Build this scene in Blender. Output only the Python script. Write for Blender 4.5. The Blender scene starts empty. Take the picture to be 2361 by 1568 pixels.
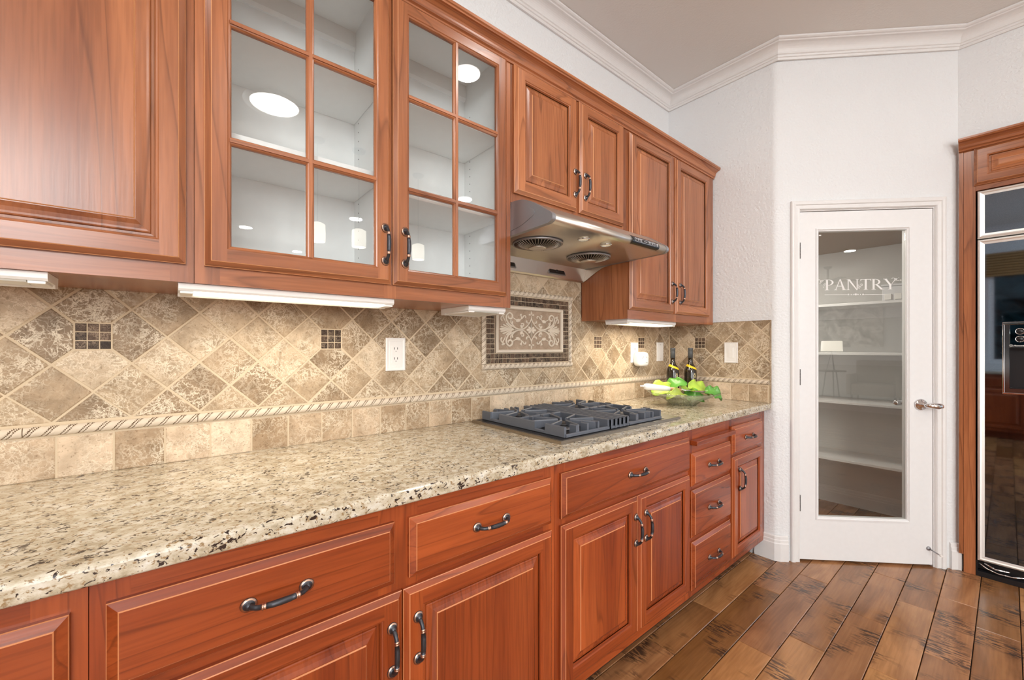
import bpy, bmesh, math, random
from mathutils import Vector, Matrix
random.seed(7)
C = bpy.context.scene.collection
PI = math.pi
# ------------------------------------------------------------------ camera
cam_d = bpy.data.cameras.new('camera'); cam = bpy.data.objects.new('camera', cam_d); C.objects.link(cam)
cam.location = (1.544, 0.0, 1.245)
cam.rotation_euler = (PI/2, 0, math.atan2(0.7694, 0.6388))
cam_d.sensor_width = 36; cam_d.lens = 36*950/2361; cam_d.shift_y = 0.0072; cam_d.clip_start = 0.05
bpy.context.scene.camera = cam
# ------------------------------------------------------------------ world, exposure
W = bpy.data.worlds.new('world'); bpy.context.scene.world = W; W.use_nodes = True
W.node_tree.nodes['Background'].inputs[0].default_value = (0.80, 0.88, 1.0, 1)
W.node_tree.nodes['Background'].inputs[1].default_value = 1.0
vs = bpy.context.scene.view_settings
vs.view_transform = 'Standard'; vs.look = 'None'; vs.gamma = 1; vs.use_curve_mapping = False
vs.exposure = -0.16
bpy.context.scene.cycles.max_bounces = 10
bpy.context.scene.cycles.diffuse_bounces = 5
bpy.context.scene.cycles.glossy_bounces = 5
bpy.context.scene.cycles.transparent_max_bounces = 16
bpy.context.scene.cycles.use_denoising = True
bpy.context.scene.cycles.sample_clamp_indirect = 6

def area(name, loc, rot, sx, sy, power, col=(1, 1, 1)):
    d = bpy.data.lights.new(name, 'AREA'); d.shape = 'RECTANGLE'; d.size = sx; d.size_y = sy
    d.energy = power; d.color = col
    o = bpy.data.objects.new(name, d); o.location = loc; o.rotation_euler = rot; C.objects.link(o); return o
# added fill panels against solid walls, standing in for window daylight
area('side_wall_fill', (5.6, -2.47, 1.4), (-PI/2, 0, 0), 2.9, 1.9, 150, (0.93, 0.97, 1.0))
area('far_wall_fill', (10.95, -0.9, 1.4), (PI/2, 0, PI/2), 2.1, 1.9, 150, (0.93, 0.97, 1.0))
# added fill light up behind the camera, brightens the cabinet interiors
area('added_fill', (4.3, -1.3, 2.5), (math.radians(60), 0, math.radians(66)), 1.6, 1.0, 85, (0.97, 0.99, 1.0))
area('pantry_fill', (.55, 3.30, 2.000), (0, 0, 0), .25, .25, 9, (1, .95, .88))  # unseen light added under the pantry ceiling to brighten the shelves
DOWN = [(2.50, .585), (1.31, 1.46), (6.2, .85), (4.78, 1.95), (7.4, 1.79), (3.2, 2.68), (2.3, -1.2), (4.4, -.6), (9.3, .1), (0.9, -0.9), (7.57, -.9)]  # positions beyond the labelled fixtures are unseen lamps added for light

# ------------------------------------------------------------------ helpers
def bm_new(): return bmesh.new()
def add_box(bm, x0, x1, y0, y1, z0, z1, mi=0, T=None):
    vs_ = [bm.verts.new(T(Vector(p)) if T else p) for p in
           ((x0,y0,z0),(x1,y0,z0),(x1,y1,z0),(x0,y1,z0),(x0,y0,z1),(x1,y0,z1),(x1,y1,z1),(x0,y1,z1))]
    for f in ((0,3,2,1),(4,5,6,7),(0,1,5,4),(1,2,6,5),(2,3,7,6),(3,0,4,7)):
        bm.faces.new([vs_[i] for i in f]).material_index = mi
def add_bbox(bm, x0, x1, y0, y1, z0, z1, b=.002, mi=0):
    """box with small bevels"""
    t = bmesh.new(); add_box(t, x0, x1, y0, y1, z0, z1, mi)
    bmesh.ops.bevel(t, geom=t.edges[:], offset=b, segments=2, affect='EDGES', profile=.5)
    for f in t.faces: f.material_index = mi
    merge(bm, t)
def merge(bm, t, M=None):
    if M is not None: t.transform(M)
    m = bpy.data.meshes.new('tmp'); t.to_mesh(m); t.free(); bm.from_mesh(m); bpy.data.meshes.remove(m)
def add_prism(bm, poly, axis, a0, a1, mi=0, smooth=False):
    """poly: list of 2D points; axis 'y': (x,z) extruded along y; 'z': (x,y) along z; 'x': (y,z) along x"""
    def P(p, a):
        return {'y': (p[0], a, p[1]), 'z': (p[0], p[1], a), 'x': (a, p[0], p[1])}[axis]
    v0 = [bm.verts.new(P(p, a0)) for p in poly]; v1 = [bm.verts.new(P(p, a1)) for p in poly]
    n = len(poly)
    for i in range(n):
        f = bm.faces.new((v0[i], v0[(i+1) % n], v1[(i+1) % n], v1[i])); f.material_index = mi; f.smooth = smooth
    bm.faces.new(v0).material_index = mi; bm.faces.new(v1[::-1]).material_index = mi
def frame_axes(d):
    d = d.normalized(); u = Vector((0,0,1)) if abs(d.z) < .9 else Vector((1,0,0))
    a = d.cross(u).normalized(); return a, a.cross(d).normalized()
def add_tube(bm, pts, rad, n=10, mi=0, caps=True, mis=None):
    pts = [Vector(p) for p in pts]
    rs = rad if isinstance(rad, (list, tuple)) else [rad]*len(pts)
    rings = []; pa = None
    for i, p in enumerate(pts):
        d = (pts[min(i+1, len(pts)-1)] - pts[max(i-1, 0)])
        if d.length < 1e-9: d = Vector((0,0,1))
        d.normalize()
        if pa is None: a, b = frame_axes(d)
        else:
            a = (pa - d*pa.dot(d)).normalized(); b = a.cross(d).normalized()
        pa = a
        rings.append([bm.verts.new(p + (a*math.cos(2*PI*k/n) + b*math.sin(2*PI*k/n))*rs[i]) for k in range(n)])
    for i in range(len(rings)-1):
        for k in range(n):
            f = bm.faces.new((rings[i][k], rings[i][(k+1) % n], rings[i+1][(k+1) % n], rings[i+1][k]))
            f.smooth = True; f.material_index = mis[i] if mis else mi
    if caps:
        bm.faces.new(rings[0][::-1]).material_index = mi; bm.faces.new(rings[-1]).material_index = mi
def add_lathe(bm, prof, c=(0,0,0), n=24, mi=0, axis='z', smooth=True, mis=None):
    """prof: (r, h) list"""
    c = Vector(c); rings = []
    def P(r, h, a):
        x, y = r*math.cos(a), r*math.sin(a)
        return c + {'z': Vector((x, y, h)), 'x': Vector((h, x, y)), 'y': Vector((x, h, y))}[axis]
    for r, h in prof:
        rings.append([bm.verts.new(P(0, h, 0))] if r < 1e-6 else [bm.verts.new(P(r, h, 2*PI*k/n)) for k in range(n)])
    for i in range(len(rings)-1):
        A, B = rings[i], rings[i+1]
        for k in range(n):
            k2 = (k+1) % n
            if len(A) == 1 and len(B) == 1: continue
            if len(A) == 1: f = bm.faces.new((A[0], B[k2], B[k]))
            elif len(B) == 1: f = bm.faces.new((A[k], A[k2], B[0]))
            else: f = bm.faces.new((A[k], A[k2], B[k2], B[k]))
            f.smooth = smooth; f.material_index = mis[i] if mis else mi
def catmull(pts, k=6):
    P = [Vector(p) for p in pts]; out = []
    for i in range(len(P)-1):
        p0, p1, p2, p3 = P[max(i-1,0)], P[i], P[i+1], P[min(i+2, len(P)-1)]
        for j in range(k):
            t = j/k
            out.append(.5*((2*p1)+(p2-p0)*t+(2*p0-5*p1+4*p2-p3)*t*t+(3*p1-p0-3*p2+p3)*t**3))
    out.append(P[-1]); return out
def world_loc(p):
    v = Vector((0,0,0))
    while p is not None: v += p.location; p = p.parent
    return v
def obj(name, bm, mats, parent=None, origin=None, recalc=True, keep=False):
    """bm verts are in WORLD coordinates; the object's origin goes to its centre (or base for top-level)"""
    if recalc: bmesh.ops.recalc_face_normals(bm, faces=bm.faces[:])
    if not isinstance(mats, (list, tuple)): mats = [mats]
    xs = [v.co for v in bm.verts]
    lo = Vector([min(v[i] for v in xs) for i in range(3)]); hi = Vector([max(v[i] for v in xs) for i in range(3)])
    c = origin if origin is not None else (lo+hi)/2
    c = Vector(c)
    if parent is None and origin is None: c.z = lo.z
    if keep: c = Vector((0,0,0))
    bmesh.ops.translate(bm, verts=bm.verts[:], vec=-c)
    me = bpy.data.meshes.new(name); bm.to_mesh(me); bm.free()
    for m in mats: me.materials.append(m)
    o = bpy.data.objects.new(name, me); C.objects.link(o)
    if parent is not None:
        o.parent = parent; o.location = c - world_loc(parent)
    else: o.location = c
    return o
def tag(o, label, cat, group=None, kind=None):
    o['label'] = label; o['category'] = cat
    if group: o['group'] = group
    if kind: o['kind'] = kind
    return o
def thing(name, loc, label, cat, group=None):
    o = bpy.data.objects.new(name, None); o.empty_display_size = .1; C.objects.link(o); o.location = loc
    return tag(o, label, cat, group)
def struct(name, bm, mats, parent=None):
    o = obj(name, bm, mats, parent)
    if parent is None: o['kind'] = 'structure'
    return o
def dup(o, name=None, loc=None, parent=None):
    c = o.copy(); C.objects.link(c)
    if name: c.name = name
    if parent is not None: c.parent = parent
    if loc is not None: c.location = loc
    for ch in list(o.children): dup(ch, parent=c)
    return c

# ------------------------------------------------------------------ materials
def mat(name):
    m = bpy.data.materials.new(name); m.use_nodes = True
    nt = m.node_tree; b = nt.nodes['Principled BSDF']; return m, nt, b
def nd(nt, t, **kw):
    n = nt.nodes.new(t)
    for k, v in kw.items():
        if hasattr(n, k): setattr(n, k, v)
        else: n.inputs[k.replace('_', ' ')].default_value = v
    return n
def lk(nt, a, ao, b, bi): nt.links.new(a.outputs[ao], b.inputs[bi])
def ramp(nt, stops, interp='LINEAR'):
    r = nt.nodes.new('ShaderNodeValToRGB'); r.color_ramp.interpolation = interp
    e = r.color_ramp.elements
    while len(e) < len(stops): e.new(.5)
    for i, (p, c) in enumerate(stops):
        e[i].position = p; e[i].color = (*c, 1) if len(c) == 3 else c
    return r
def coords(nt, scale=(1,1,1), rnd=True):
    tc = nd(nt, 'ShaderNodeTexCoord'); mp = nd(nt, 'ShaderNodeMapping')
    mp.inputs['Scale'].default_value = scale
    if rnd:
        oi = nd(nt, 'ShaderNodeObjectInfo'); ml = nd(nt, 'ShaderNodeMath', operation='MULTIPLY'); ml.inputs[1].default_value = 37.0
        ad = nd(nt, 'ShaderNodeVectorMath', operation='ADD')
        lk(nt, oi, 'Random', ml, 0); lk(nt, tc, 'Object', ad, 0); lk(nt, ml, 0, ad, 1); lk(nt, ad, 0, mp, 'Vector')
        return mp, oi
    lk(nt, tc, 'Object', mp, 'Vector'); return mp, None
def mixc(nt, a, b, fac, blend='MIX'):
    """a,b: sockets or colour tuples; fac: socket or float"""
    n = nt.nodes.new('ShaderNodeMix'); n.data_type = 'RGBA'; n.blend_type = blend
    for s, v in ((n.inputs[0], fac), (n.inputs[6], a), (n.inputs[7], b)):
        if hasattr(v, 'is_linked') or hasattr(v, 'links'): nt.links.new(v, s)
        elif isinstance(v, (int, float)): s.default_value = v
        else: s.default_value = (*v, 1) if len(v) == 3 else v
    return n.outputs[2]
def simple(name, col, rough=.5, metal=0, spec=None, bump=None, emit=None, estr=0, coat=0):
    m, nt, b = mat(name)
    b.inputs['Base Color'].default_value = (*col, 1); b.inputs['Roughness'].default_value = rough
    b.inputs['Metallic'].default_value = metal
    if coat: b.inputs['Coat Weight'].default_value = coat; b.inputs['Coat Roughness'].default_value = .08
    if emit: b.inputs['Emission Color'].default_value = (*emit, 1); b.inputs['Emission Strength'].default_value = estr
    # a little procedural variation everywhere
    mp, _ = coords(nt); nz = nd(nt, 'ShaderNodeTexNoise', Scale=bump[0] if bump else 40, Detail=3.0)
    lk(nt, mp, 0, nz, 'Vector')
    if bump:
        bp = nd(nt, 'ShaderNodeBump', Strength=bump[1], Distance=bump[2]); lk(nt, nz, 0, bp, 'Height'); lk(nt, bp, 0, b, 'Normal')
    else:
        o = mixc(nt, tuple(c*.94 for c in col), col, nz.outputs[0]); nt.links.new(o, b.inputs['Base Color'])
    return m
def wood(name, grain, light, dark, rough=.27, red=1.0):
    """cherry; grain = axis index along which the grain runs"""
    m, nt, b = mat(name)
    lo = [1.0]*3; lo[grain] = .07
    mp, oi = coords(nt, tuple(lo))
    big = nd(nt, 'ShaderNodeTexNoise', Scale=9, Detail=4.0, Distortion=.25); lk(nt, mp, 0, big, 'Vector')
    # cathedral rings: contour lines of a smooth stretched noise
    rn = nd(nt, 'ShaderNodeTexNoise', Scale=5.5, Detail=1.6, Distortion=.15); lk(nt, mp, 0, rn, 'Vector')
    ml = nd(nt, 'ShaderNodeMath', operation='MULTIPLY'); ml.inputs[1].default_value = 13.0; lk(nt, rn, 0, ml, 0)
    fr = nd(nt, 'ShaderNodeMath', operation='FRACT'); lk(nt, ml, 0, fr, 0)
    rr = ramp(nt, [(0, (0,0,0)), (.62, (.08,.08,.08)), (.86, (.30,.30,.30)), (.95, (1,1,1)), (1, (0,0,0))]); lk(nt, fr, 0, rr, 0)
    hi = [160.0]*3; hi[grain] = 7.0
    mp2, _ = coords(nt, tuple(hi)); pore = nd(nt, 'ShaderNodeTexNoise', Scale=1.0, Detail=2.0); lk(nt, mp2, 0, pore, 'Vector')
    c1 = ramp(nt, [(.3, dark), (.68, light)]); lk(nt, big, 0, c1, 0)
    dk = tuple(c*.45 for c in dark)
    m1 = nd(nt, 'ShaderNodeMath', operation='MULTIPLY'); m1.inputs[1].default_value = .5; lk(nt, rr, 0, m1, 0)
    o1 = mixc(nt, c1.outputs[0], dk, m1.outputs[0])
    pr = ramp(nt, [(.38, (.72,.70,.68)), (.58, (1.0,1.0,1.0))]); lk(nt, pore, 0, pr, 0)
    o2 = mixc(nt, o1, pr.outputs[0], .55, 'MULTIPLY')
    # board to board variation
    vr = ramp(nt, [(0, (.84,.80,.78)), (1, (1.12,1.10,1.08))]); lk(nt, oi, 'Random', vr, 0)
    o3 = mixc(nt, o2, vr.outputs[0], 1.0, 'MULTIPLY')
    nt.links.new(o3, b.inputs['Base Color'])
    b.inputs['Roughness'].default_value = rough; b.inputs['Coat Weight'].default_value = .25; b.inputs['Coat Roughness'].default_value = .22
    bp = nd(nt, 'ShaderNodeBump', Strength=.12, Distance=.001); lk(nt, pore, 0, bp, 'Height'); lk(nt, bp, 0, b, 'Normal')
    return m
CL, CD = (.48, .180, .072), (.25, .078, .030)
WZ = wood('cherry_grain_upright', 2, CL, CD); WY = wood('cherry_grain_level', 1, CL, CD); WX = wood('cherry_grain_across', 0, CL, CD)
LL, LD = (.42, .090, .021), (.23, .038, .009)
LZ = wood('base_cherry_grain_upright', 2, LL, LD); LY = wood('base_cherry_grain_level', 1, LL, LD)
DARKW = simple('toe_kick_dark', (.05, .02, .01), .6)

def stone(name, stops, vein=(.82,.72,.56), vs_=.95, scale=1.0, rough=.42):
    m, nt, b = mat(name)
    mp, oi = coords(nt)
    base = ramp(nt, stops); lk(nt, oi, 'Random', base, 0)
    big = nd(nt, 'ShaderNodeTexNoise', Scale=16*scale, Detail=5.0, Roughness=.6, Distortion=.6); lk(nt, mp, 0, big, 'Vector')
    mot = ramp(nt, [(.30, (.66,.64,.60)), (.55, (1,1,1)), (.75, (1.22,1.24,1.26))]); lk(nt, big, 0, mot, 0)
    o1 = mixc(nt, base.outputs[0], mot.outputs[0], 1.0, 'MULTIPLY')
    wn = nd(nt, 'ShaderNodeTexNoise', Scale=22*scale, Detail=3.0); lk(nt, mp, 0, wn, 'Vector')
    ad = nd(nt, 'ShaderNodeMix'); ad.data_type = 'RGBA'; ad.inputs[0].default_value = .03
    lk(nt, mp, 0, ad, 6); nt.links.new(wn.outputs[1], ad.inputs[7])
    def ridge(sc, det, dist, w):
        rn_ = nd(nt, 'ShaderNodeTexNoise', Scale=sc*scale, Detail=det, Roughness=.62, Distortion=dist); lk(nt, mp, 0, rn_, 'Vector')
        s1 = nd(nt, 'ShaderNodeMath', operation='SUBTRACT'); s1.inputs[1].default_value = .5; lk(nt, rn_, 0, s1, 0)
        s2 = nd(nt, 'ShaderNodeMath', operation='ABSOLUTE'); lk(nt, s1, 0, s2, 0)
        r_ = ramp(nt, [(0, (1,1,1)), (w*.4, (.6,.6,.6)), (w, (0,0,0))]); lk(nt, s2, 0, r_, 0); return r_
    ra, rb = ridge(17, 6.0, .8, .022), ridge(42, 4.0, .5, .035)
    vo = nd(nt, 'ShaderNodeTexVoronoi', feature='DISTANCE_TO_EDGE', Scale=70*scale); nt.links.new(ad.outputs[2], vo.inputs['Vector'])
    v0_ = ramp(nt, [(0, (.45,.45,.45)), (.06, (0,0,0))]); lk(nt, vo, 0, v0_, 0)
    mxa = nd(nt, 'ShaderNodeMath', operation='MAXIMUM'); lk(nt, ra, 0, mxa, 0); lk(nt, rb, 0, mxa, 1)
    vr = nd(nt, 'ShaderNodeMath', operation='MAXIMUM'); lk(nt, mxa, 0, vr, 0); lk(nt, v0_, 0, vr, 1)
    vm = nd(nt, 'ShaderNodeTexNoise', Scale=9*scale, Detail=2.0); lk(nt, mp, 0, vm, 'Vector')
    vmr = ramp(nt, [(.36, (.12,.12,.12)), (.64, (1,1,1))]); lk(nt, vm, 0, vmr, 0)
    mu = nd(nt, 'ShaderNodeMath', operation='MULTIPLY'); lk(nt, vr, 0, mu, 0); lk(nt, vmr, 0, mu, 1)
    m2 = nd(nt, 'ShaderNodeMath', operation='MULTIPLY'); m2.inputs[1].default_value = vs_; lk(nt, mu, 0, m2, 0)
    o2 = mixc(nt, o1, vein, m2.outputs[0])
    # small pits
    pt = nd(nt, 'ShaderNodeTexNoise', Scale=150*scale, Detail=2.0); lk(nt, mp, 0, pt, 'Vector')
    pr = ramp(nt, [(.30, (.45,.38,.30)), (.40, (1,1,1))]); lk(nt, pt, 0, pr, 0)
    o3 = mixc(nt, o2, pr.outputs[0], .55, 'MULTIPLY')
    nt.links.new(o3, b.inputs['Base Color']); b.inputs['Roughness'].default_value = rough; b.inputs['Specular IOR Level'].default_value = .25
    bp = nd(nt, 'ShaderNodeBump', Strength=.35, Distance=.0015); lk(nt, big, 0, bp, 'Height'); lk(nt, bp, 0, b, 'Normal')
    return m
TILE = stone('tumbled_marble', [(0, (.26,.18,.108)), (.35, (.34,.24,.148)), (.6, (.40,.29,.182)), (.85, (.47,.35,.225)), (1, (.58,.45,.31))])
TILEB = stone('tumbled_marble_pale', [(0, (.32,.215,.125)), (.45, (.46,.33,.21)), (.7, (.60,.45,.31)), (1, (.70,.56,.41))])
MOSA = stone('dark_emperador', [(0, (.022,.012,.008)), (.6, (.055,.030,.018)), (1, (.12,.07,.044))], vein=(.50,.38,.27), vs_=.75, scale=3.0, rough=.5)
def grout_m():
    m = simple('sand_grout', (.62,.50,.35), .9, bump=(260, .5, .001)); return m
GROUT = grout_m()
ROPE = simple('cast_stone_rope', (.66,.56,.44), .6, bump=(120, .4, .001))
ROPED = simple('rope_groove_dark', (.16,.10,.055), .8)  # darker tone for the faces inside the rope grooves
RELIEF = simple('relief_raised', (.66,.57,.46), .55, bump=(150, .3, .0008))
RELBG = stone('relief_ground', [(0, (.34,.25,.18)), (1, (.42,.31,.22))], vein=(.5,.42,.32), vs_=.2)

def granite():
    m, nt, b = mat('cream_granite')
    mp, _ = coords(nt, (1.0, .72, 1.0), False)
    n1 = nd(nt, 'ShaderNodeTexNoise', Scale=48, Detail=6.0, Roughness=.65); lk(nt, mp, 0, n1, 'Vector')
    r1 = ramp(nt, [(.30, (.33,.27,.17)), (.44, (.50,.43,.31)), (.55, (.62,.56,.44)), (.70, (.72,.70,.63))]); lk(nt, n1, 0, r1, 0)
    n2 = nd(nt, 'ShaderNodeTexNoise', Scale=150, Detail=4.0, Roughness=.6, Distortion=.5); lk(nt, mp, 0, n2, 'Vector')
    r2 = ramp(nt, [(.37, (1,1,1)), (.44, (0,0,0))]); lk(nt, n2, 0, r2, 0)
    o1 = mixc(nt, r1.outputs[0], (.30,.20,.10), r2.outputs[0])
    n3 = nd(nt, 'ShaderNodeTexNoise', Scale=125, Detail=3.0, Roughness=.55, Distortion=.7)
    mp3, _ = coords(nt, (1.0, .72, 1.0), False); mp3.inputs['Location'].default_value = (7, 3, 5); lk(nt, mp3, 0, n3, 'Vector')
    n4 = nd(nt, 'ShaderNodeTexNoise', Scale=28, Detail=2.0); lk(nt, mp3, 0, n4, 'Vector')
    ms = nd(nt, 'ShaderNodeMath', operation='MULTIPLY_ADD'); ms.inputs[1].default_value = .35; lk(nt, n4, 0, ms, 0); lk(nt, n3, 0, ms, 2)
    r3 = ramp(nt, [(.545, (1,1,1)), (.575, (0,0,0))]); lk(nt, ms, 0, r3, 0)
    o2 = mixc(nt, o1, (.035,.022,.018), r3.outputs[0])
    nt.links.new(o2, b.inputs['Base Color']); b.inputs['Roughness'].default_value = .13
    b.inputs['Specular IOR Level'].default_value = .6
    return m
GRAN = granite()

def floor_mat(name):
    m, nt, b = mat(name)
    mp, oi = coords(nt, (1, .22, 1))
    base = ramp(nt, [(0, (.22,.10,.03)), (.3, (.34,.155,.06)), (.6, (.42,.20,.09)), (1, (.56,.28,.09))]); lk(nt, oi, 'Random', base, 0)
    n1 = nd(nt, 'ShaderNodeTexNoise', Scale=9, Detail=4.0, Distortion=1.0); lk(nt, mp, 0, n1, 'Vector')
    r1 = ramp(nt, [(.3, (.55,.48,.42)), (.6, (1.1,1.1,1.1))]); lk(nt, n1, 0, r1, 0)
    o1 = mixc(nt, base.outputs[0], r1.outputs[0], .8, 'MULTIPLY')
    # distress: dark chatter marks across the grain, in patches
    mpb, _ = coords(nt, (1, 1, 1)); n2 = nd(nt, 'ShaderNodeTexNoise', Scale=5.5, Detail=2.0); lk(nt, mpb, 0, n2, 'Vector')
    r2 = ramp(nt, [(.52, (0,0,0)), (.64, (1,1,1))]); lk(nt, n2, 0, r2, 0)
    mpc, _ = coords(nt, (22, 110, 10)); n3 = nd(nt, 'ShaderNodeTexNoise', Scale=1.0, Detail=3.0, Distortion=.5); lk(nt, mpc, 0, n3, 'Vector')
    r3 = ramp(nt, [(.48, (0,0,0)), (.54, (1,1,1))]); lk(nt, n3, 0, r3, 0)
    mu = nd(nt, 'ShaderNodeMath', operation='MULTIPLY'); lk(nt, r2, 0, mu, 0); lk(nt, r3, 0, mu, 1)
    m2 = nd(nt, 'ShaderNodeMath', operation='MULTIPLY'); m2.inputs[1].default_value = .85; lk(nt, mu, 0, m2, 0)
    o2 = mixc(nt, o1, (.035,.02,.014), m2.outputs[0])
    mpd, _ = coords(nt, (130, 6, 10)); n4 = nd(nt, 'ShaderNodeTexNoise', Scale=1.0, Detail=2.0); lk(nt, mpd, 0, n4, 'Vector')
    r4 = ramp(nt, [(.35, (.72,.70,.68)), (.6, (1,1,1))]); lk(nt, n4, 0, r4, 0)
    o3 = mixc(nt, o2, r4.outputs[0], .5, 'MULTIPLY')
    nt.links.new(o3, b.inputs['Base Color'])
    b.inputs['Roughness'].default_value = .24; b.inputs['Specular IOR Level'].default_value = .6
    mpe, _ = coords(nt, (9, 22, 5)); n5 = nd(nt, 'ShaderNodeTexNoise', Scale=1.0, Detail=1.0); lk(nt, mpe, 0, n5, 'Vector')
    bp = nd(nt, 'ShaderNodeBump', Strength=.25, Distance=.004); lk(nt, n5, 0, bp, 'Height'); lk(nt, bp, 0, b, 'Normal')
    return m
PLANK = floor_mat('distressed_maple'); GAP = simple('floor_gap', (.02,.014,.01), .8)
WALL = simple('white_orange_peel_paint', (.775,.79,.80), .75, bump=(80, .7, .006))
CEIL = simple('ceiling_paint', (.76,.74,.71), .85, bump=(110, .35, .003))
TRIM = simple('white_trim_paint', (.80,.79,.78), .35)
DOORW = simple('white_door_paint', (.82,.82,.82), .35)
PANW = simple('pantry_paint', (.74,.73,.71), .6)
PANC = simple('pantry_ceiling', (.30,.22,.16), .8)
CABW = simple('white_melamine', (.93,.94,.93), .45)
PLAST = simple('white_plastic', (.86,.84,.81), .35)
PLASTG = simple('pale_plastic', (.72,.72,.74), .3)
BLACK = simple('black_plastic', (.012,.012,.014), .3)
SLOT = simple('slot_dark', (.01,.01,.01), .6)
STEEL = simple('brushed_steel', (.70,.66,.60), .36, 1.0)
STEELD = simple('grey_painted_metal', (.36,.36,.38), .35, .7)
HING = simple('aged_hinge', (.10,.09,.085), .45, .3)
CHROME = simple('chrome', (.80,.80,.82), .08, 1.0)
SATIN = simple('satin_aluminium', (.88,.87,.84), .42, .85)
BRONZE = simple('dark_bronze', (.075,.078,.09), .38, .75)
COPPER = simple('worn_copper', (.62,.40,.30), .3, 1.0)
IRON = simple('cast_iron', (.13,.145,.175), .40, .2)
BURN = simple('burner_cap', (.05,.045,.045), .5, .3)
TUBE = simple('lit_diffuser', (1,.95,.85), .4, emit=(1.0,.90,.70), estr=3.5)
TUBEOFF = simple('unlit_diffuser', (.80,.82,.80), .3)
LAMP = simple('downlight_glow', (1,1,1), .4, emit=(1,.96,.9), estr=16.0)
SHADE = simple('pendant_glow', (1,.97,.9), .4, emit=(1,.92,.76), estr=5.0)
SHUT = simple('woven_shade', (.42,.24,.09), .8, bump=(90, .6, .004))
WINE = simple('dark_olive_glass', (.020,.014,.008), .06, coat=.5)
CAPS = simple('grey_capsule', (.075,.08,.085), .45)
YEL = simple('yellow_band', (.85,.58,.02), .45)
GOLD = simple('gold_print', (.85,.72,.36), .4)
LEAFA = simple('leaf_pale', (.40,.58,.07), .4, bump=(60, .5, .003))
LEAFB = simple('leaf_green', (.11,.33,.05), .35, bump=(60, .5, .003))
LEAFC = simple('leaf_olive', (.36,.45,.07), .4, bump=(60, .5, .003))
CERAM = simple('white_ceramic', (.88,.87,.85), .12)
TAN = simple('tan_wood', (.62,.34,.17), .4)
FAB = simple('beige_fabric', (.42,.37,.31), .85)
TREES = simple('dark_foliage', (.02,.06,.06), .9)
def glass_thin(name, tint=(1,1,1), boost=.0, ior=1.5):
    m, nt, b = mat(name); nt.nodes.remove(b)
    tr = nd(nt, 'ShaderNodeBsdfTransparent'); tr.inputs[0].default_value = (*tint, 1)
    gl = nd(nt, 'ShaderNodeBsdfGlossy'); gl.inputs['Roughness'].default_value = .0
    lw = nd(nt, 'ShaderNodeLayerWeight'); pw = nd(nt, 'ShaderNodeMath', operation='POWER'); pw.inputs[1].default_value = 5.0; lk(nt, lw, 'Facing', pw, 0)
    ad = nd(nt, 'ShaderNodeMath', operation='MULTIPLY_ADD'); ad.inputs[1].default_value = .9; ad.inputs[2].default_value = .04+boost; ad.use_clamp = True; lk(nt, pw, 0, ad, 0)
    mx = nd(nt, 'ShaderNodeMixShader'); lk(nt, ad, 0, mx, 0); lk(nt, tr, 0, mx, 1); lk(nt, gl, 0, mx, 2)
    lk(nt, mx, 0, nt.nodes['Material Output'], 0); return m
GLASS = glass_thin('cabinet_glass', (.985,.995,.995), .02)
PGLASS = glass_thin('pantry_glass', (.90,.90,.88), .04)
def bowl_glass():
    m, nt, b = mat('cut_glass'); nt.nodes.remove(b)
    tr = nd(nt, 'ShaderNodeBsdfTransparent'); tr.inputs[0].default_value = (.88, .90, .84, 1)
    gl = nd(nt, 'ShaderNodeBsdfGlossy'); gl.inputs['Roughness'].default_value = .06
    df = nd(nt, 'ShaderNodeBsdfTranslucent'); df.inputs[0].default_value = (.80, .82, .74, 1)
    lw = nd(nt, 'ShaderNodeLayerWeight'); pw = nd(nt, 'ShaderNodeMath', operation='POWER'); pw.inputs[1].default_value = 3.0; lk(nt, lw, 'Facing', pw, 0)
    ad = nd(nt, 'ShaderNodeMath', operation='MULTIPLY_ADD'); ad.inputs[1].default_value = .7; ad.inputs[2].default_value = .07; ad.use_clamp = True; lk(nt, pw, 0, ad, 0)
    m0 = nd(nt, 'ShaderNodeMixShader'); m0.inputs[0].default_value = .16; lk(nt, tr, 0, m0, 1); lk(nt, df, 0, m0, 2)
    mx = nd(nt, 'ShaderNodeMixShader'); lk(nt, ad, 0, mx, 0); lk(nt, m0, 0, mx, 1); lk(nt, gl, 0, mx, 2)
    lk(nt, mx, 0, nt.nodes['Material Output'], 0); return m
BOWLG = bowl_glass()
def fridge_glass():
    m, nt, b = mat('black_mirror_glass')
    b.inputs['Base Color'].default_value = (.30,.34,.38,1); b.inputs['Metallic'].default_value = 1.0; b.inputs['Roughness'].default_value = .03
    mp, _ = coords(nt, (1,1,1)); nz = nd(nt, 'ShaderNodeTexNoise', Scale=900, Detail=1.0); lk(nt, mp, 0, nz, 'Vector')
    r = ramp(nt, [(.3, (.15,.20,.26)), (.7, (.22,.27,.34))]); lk(nt, nz, 0, r, 0); lk(nt, r, 0, b, 'Base Color')
    return m
FGL = fridge_glass()

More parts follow.
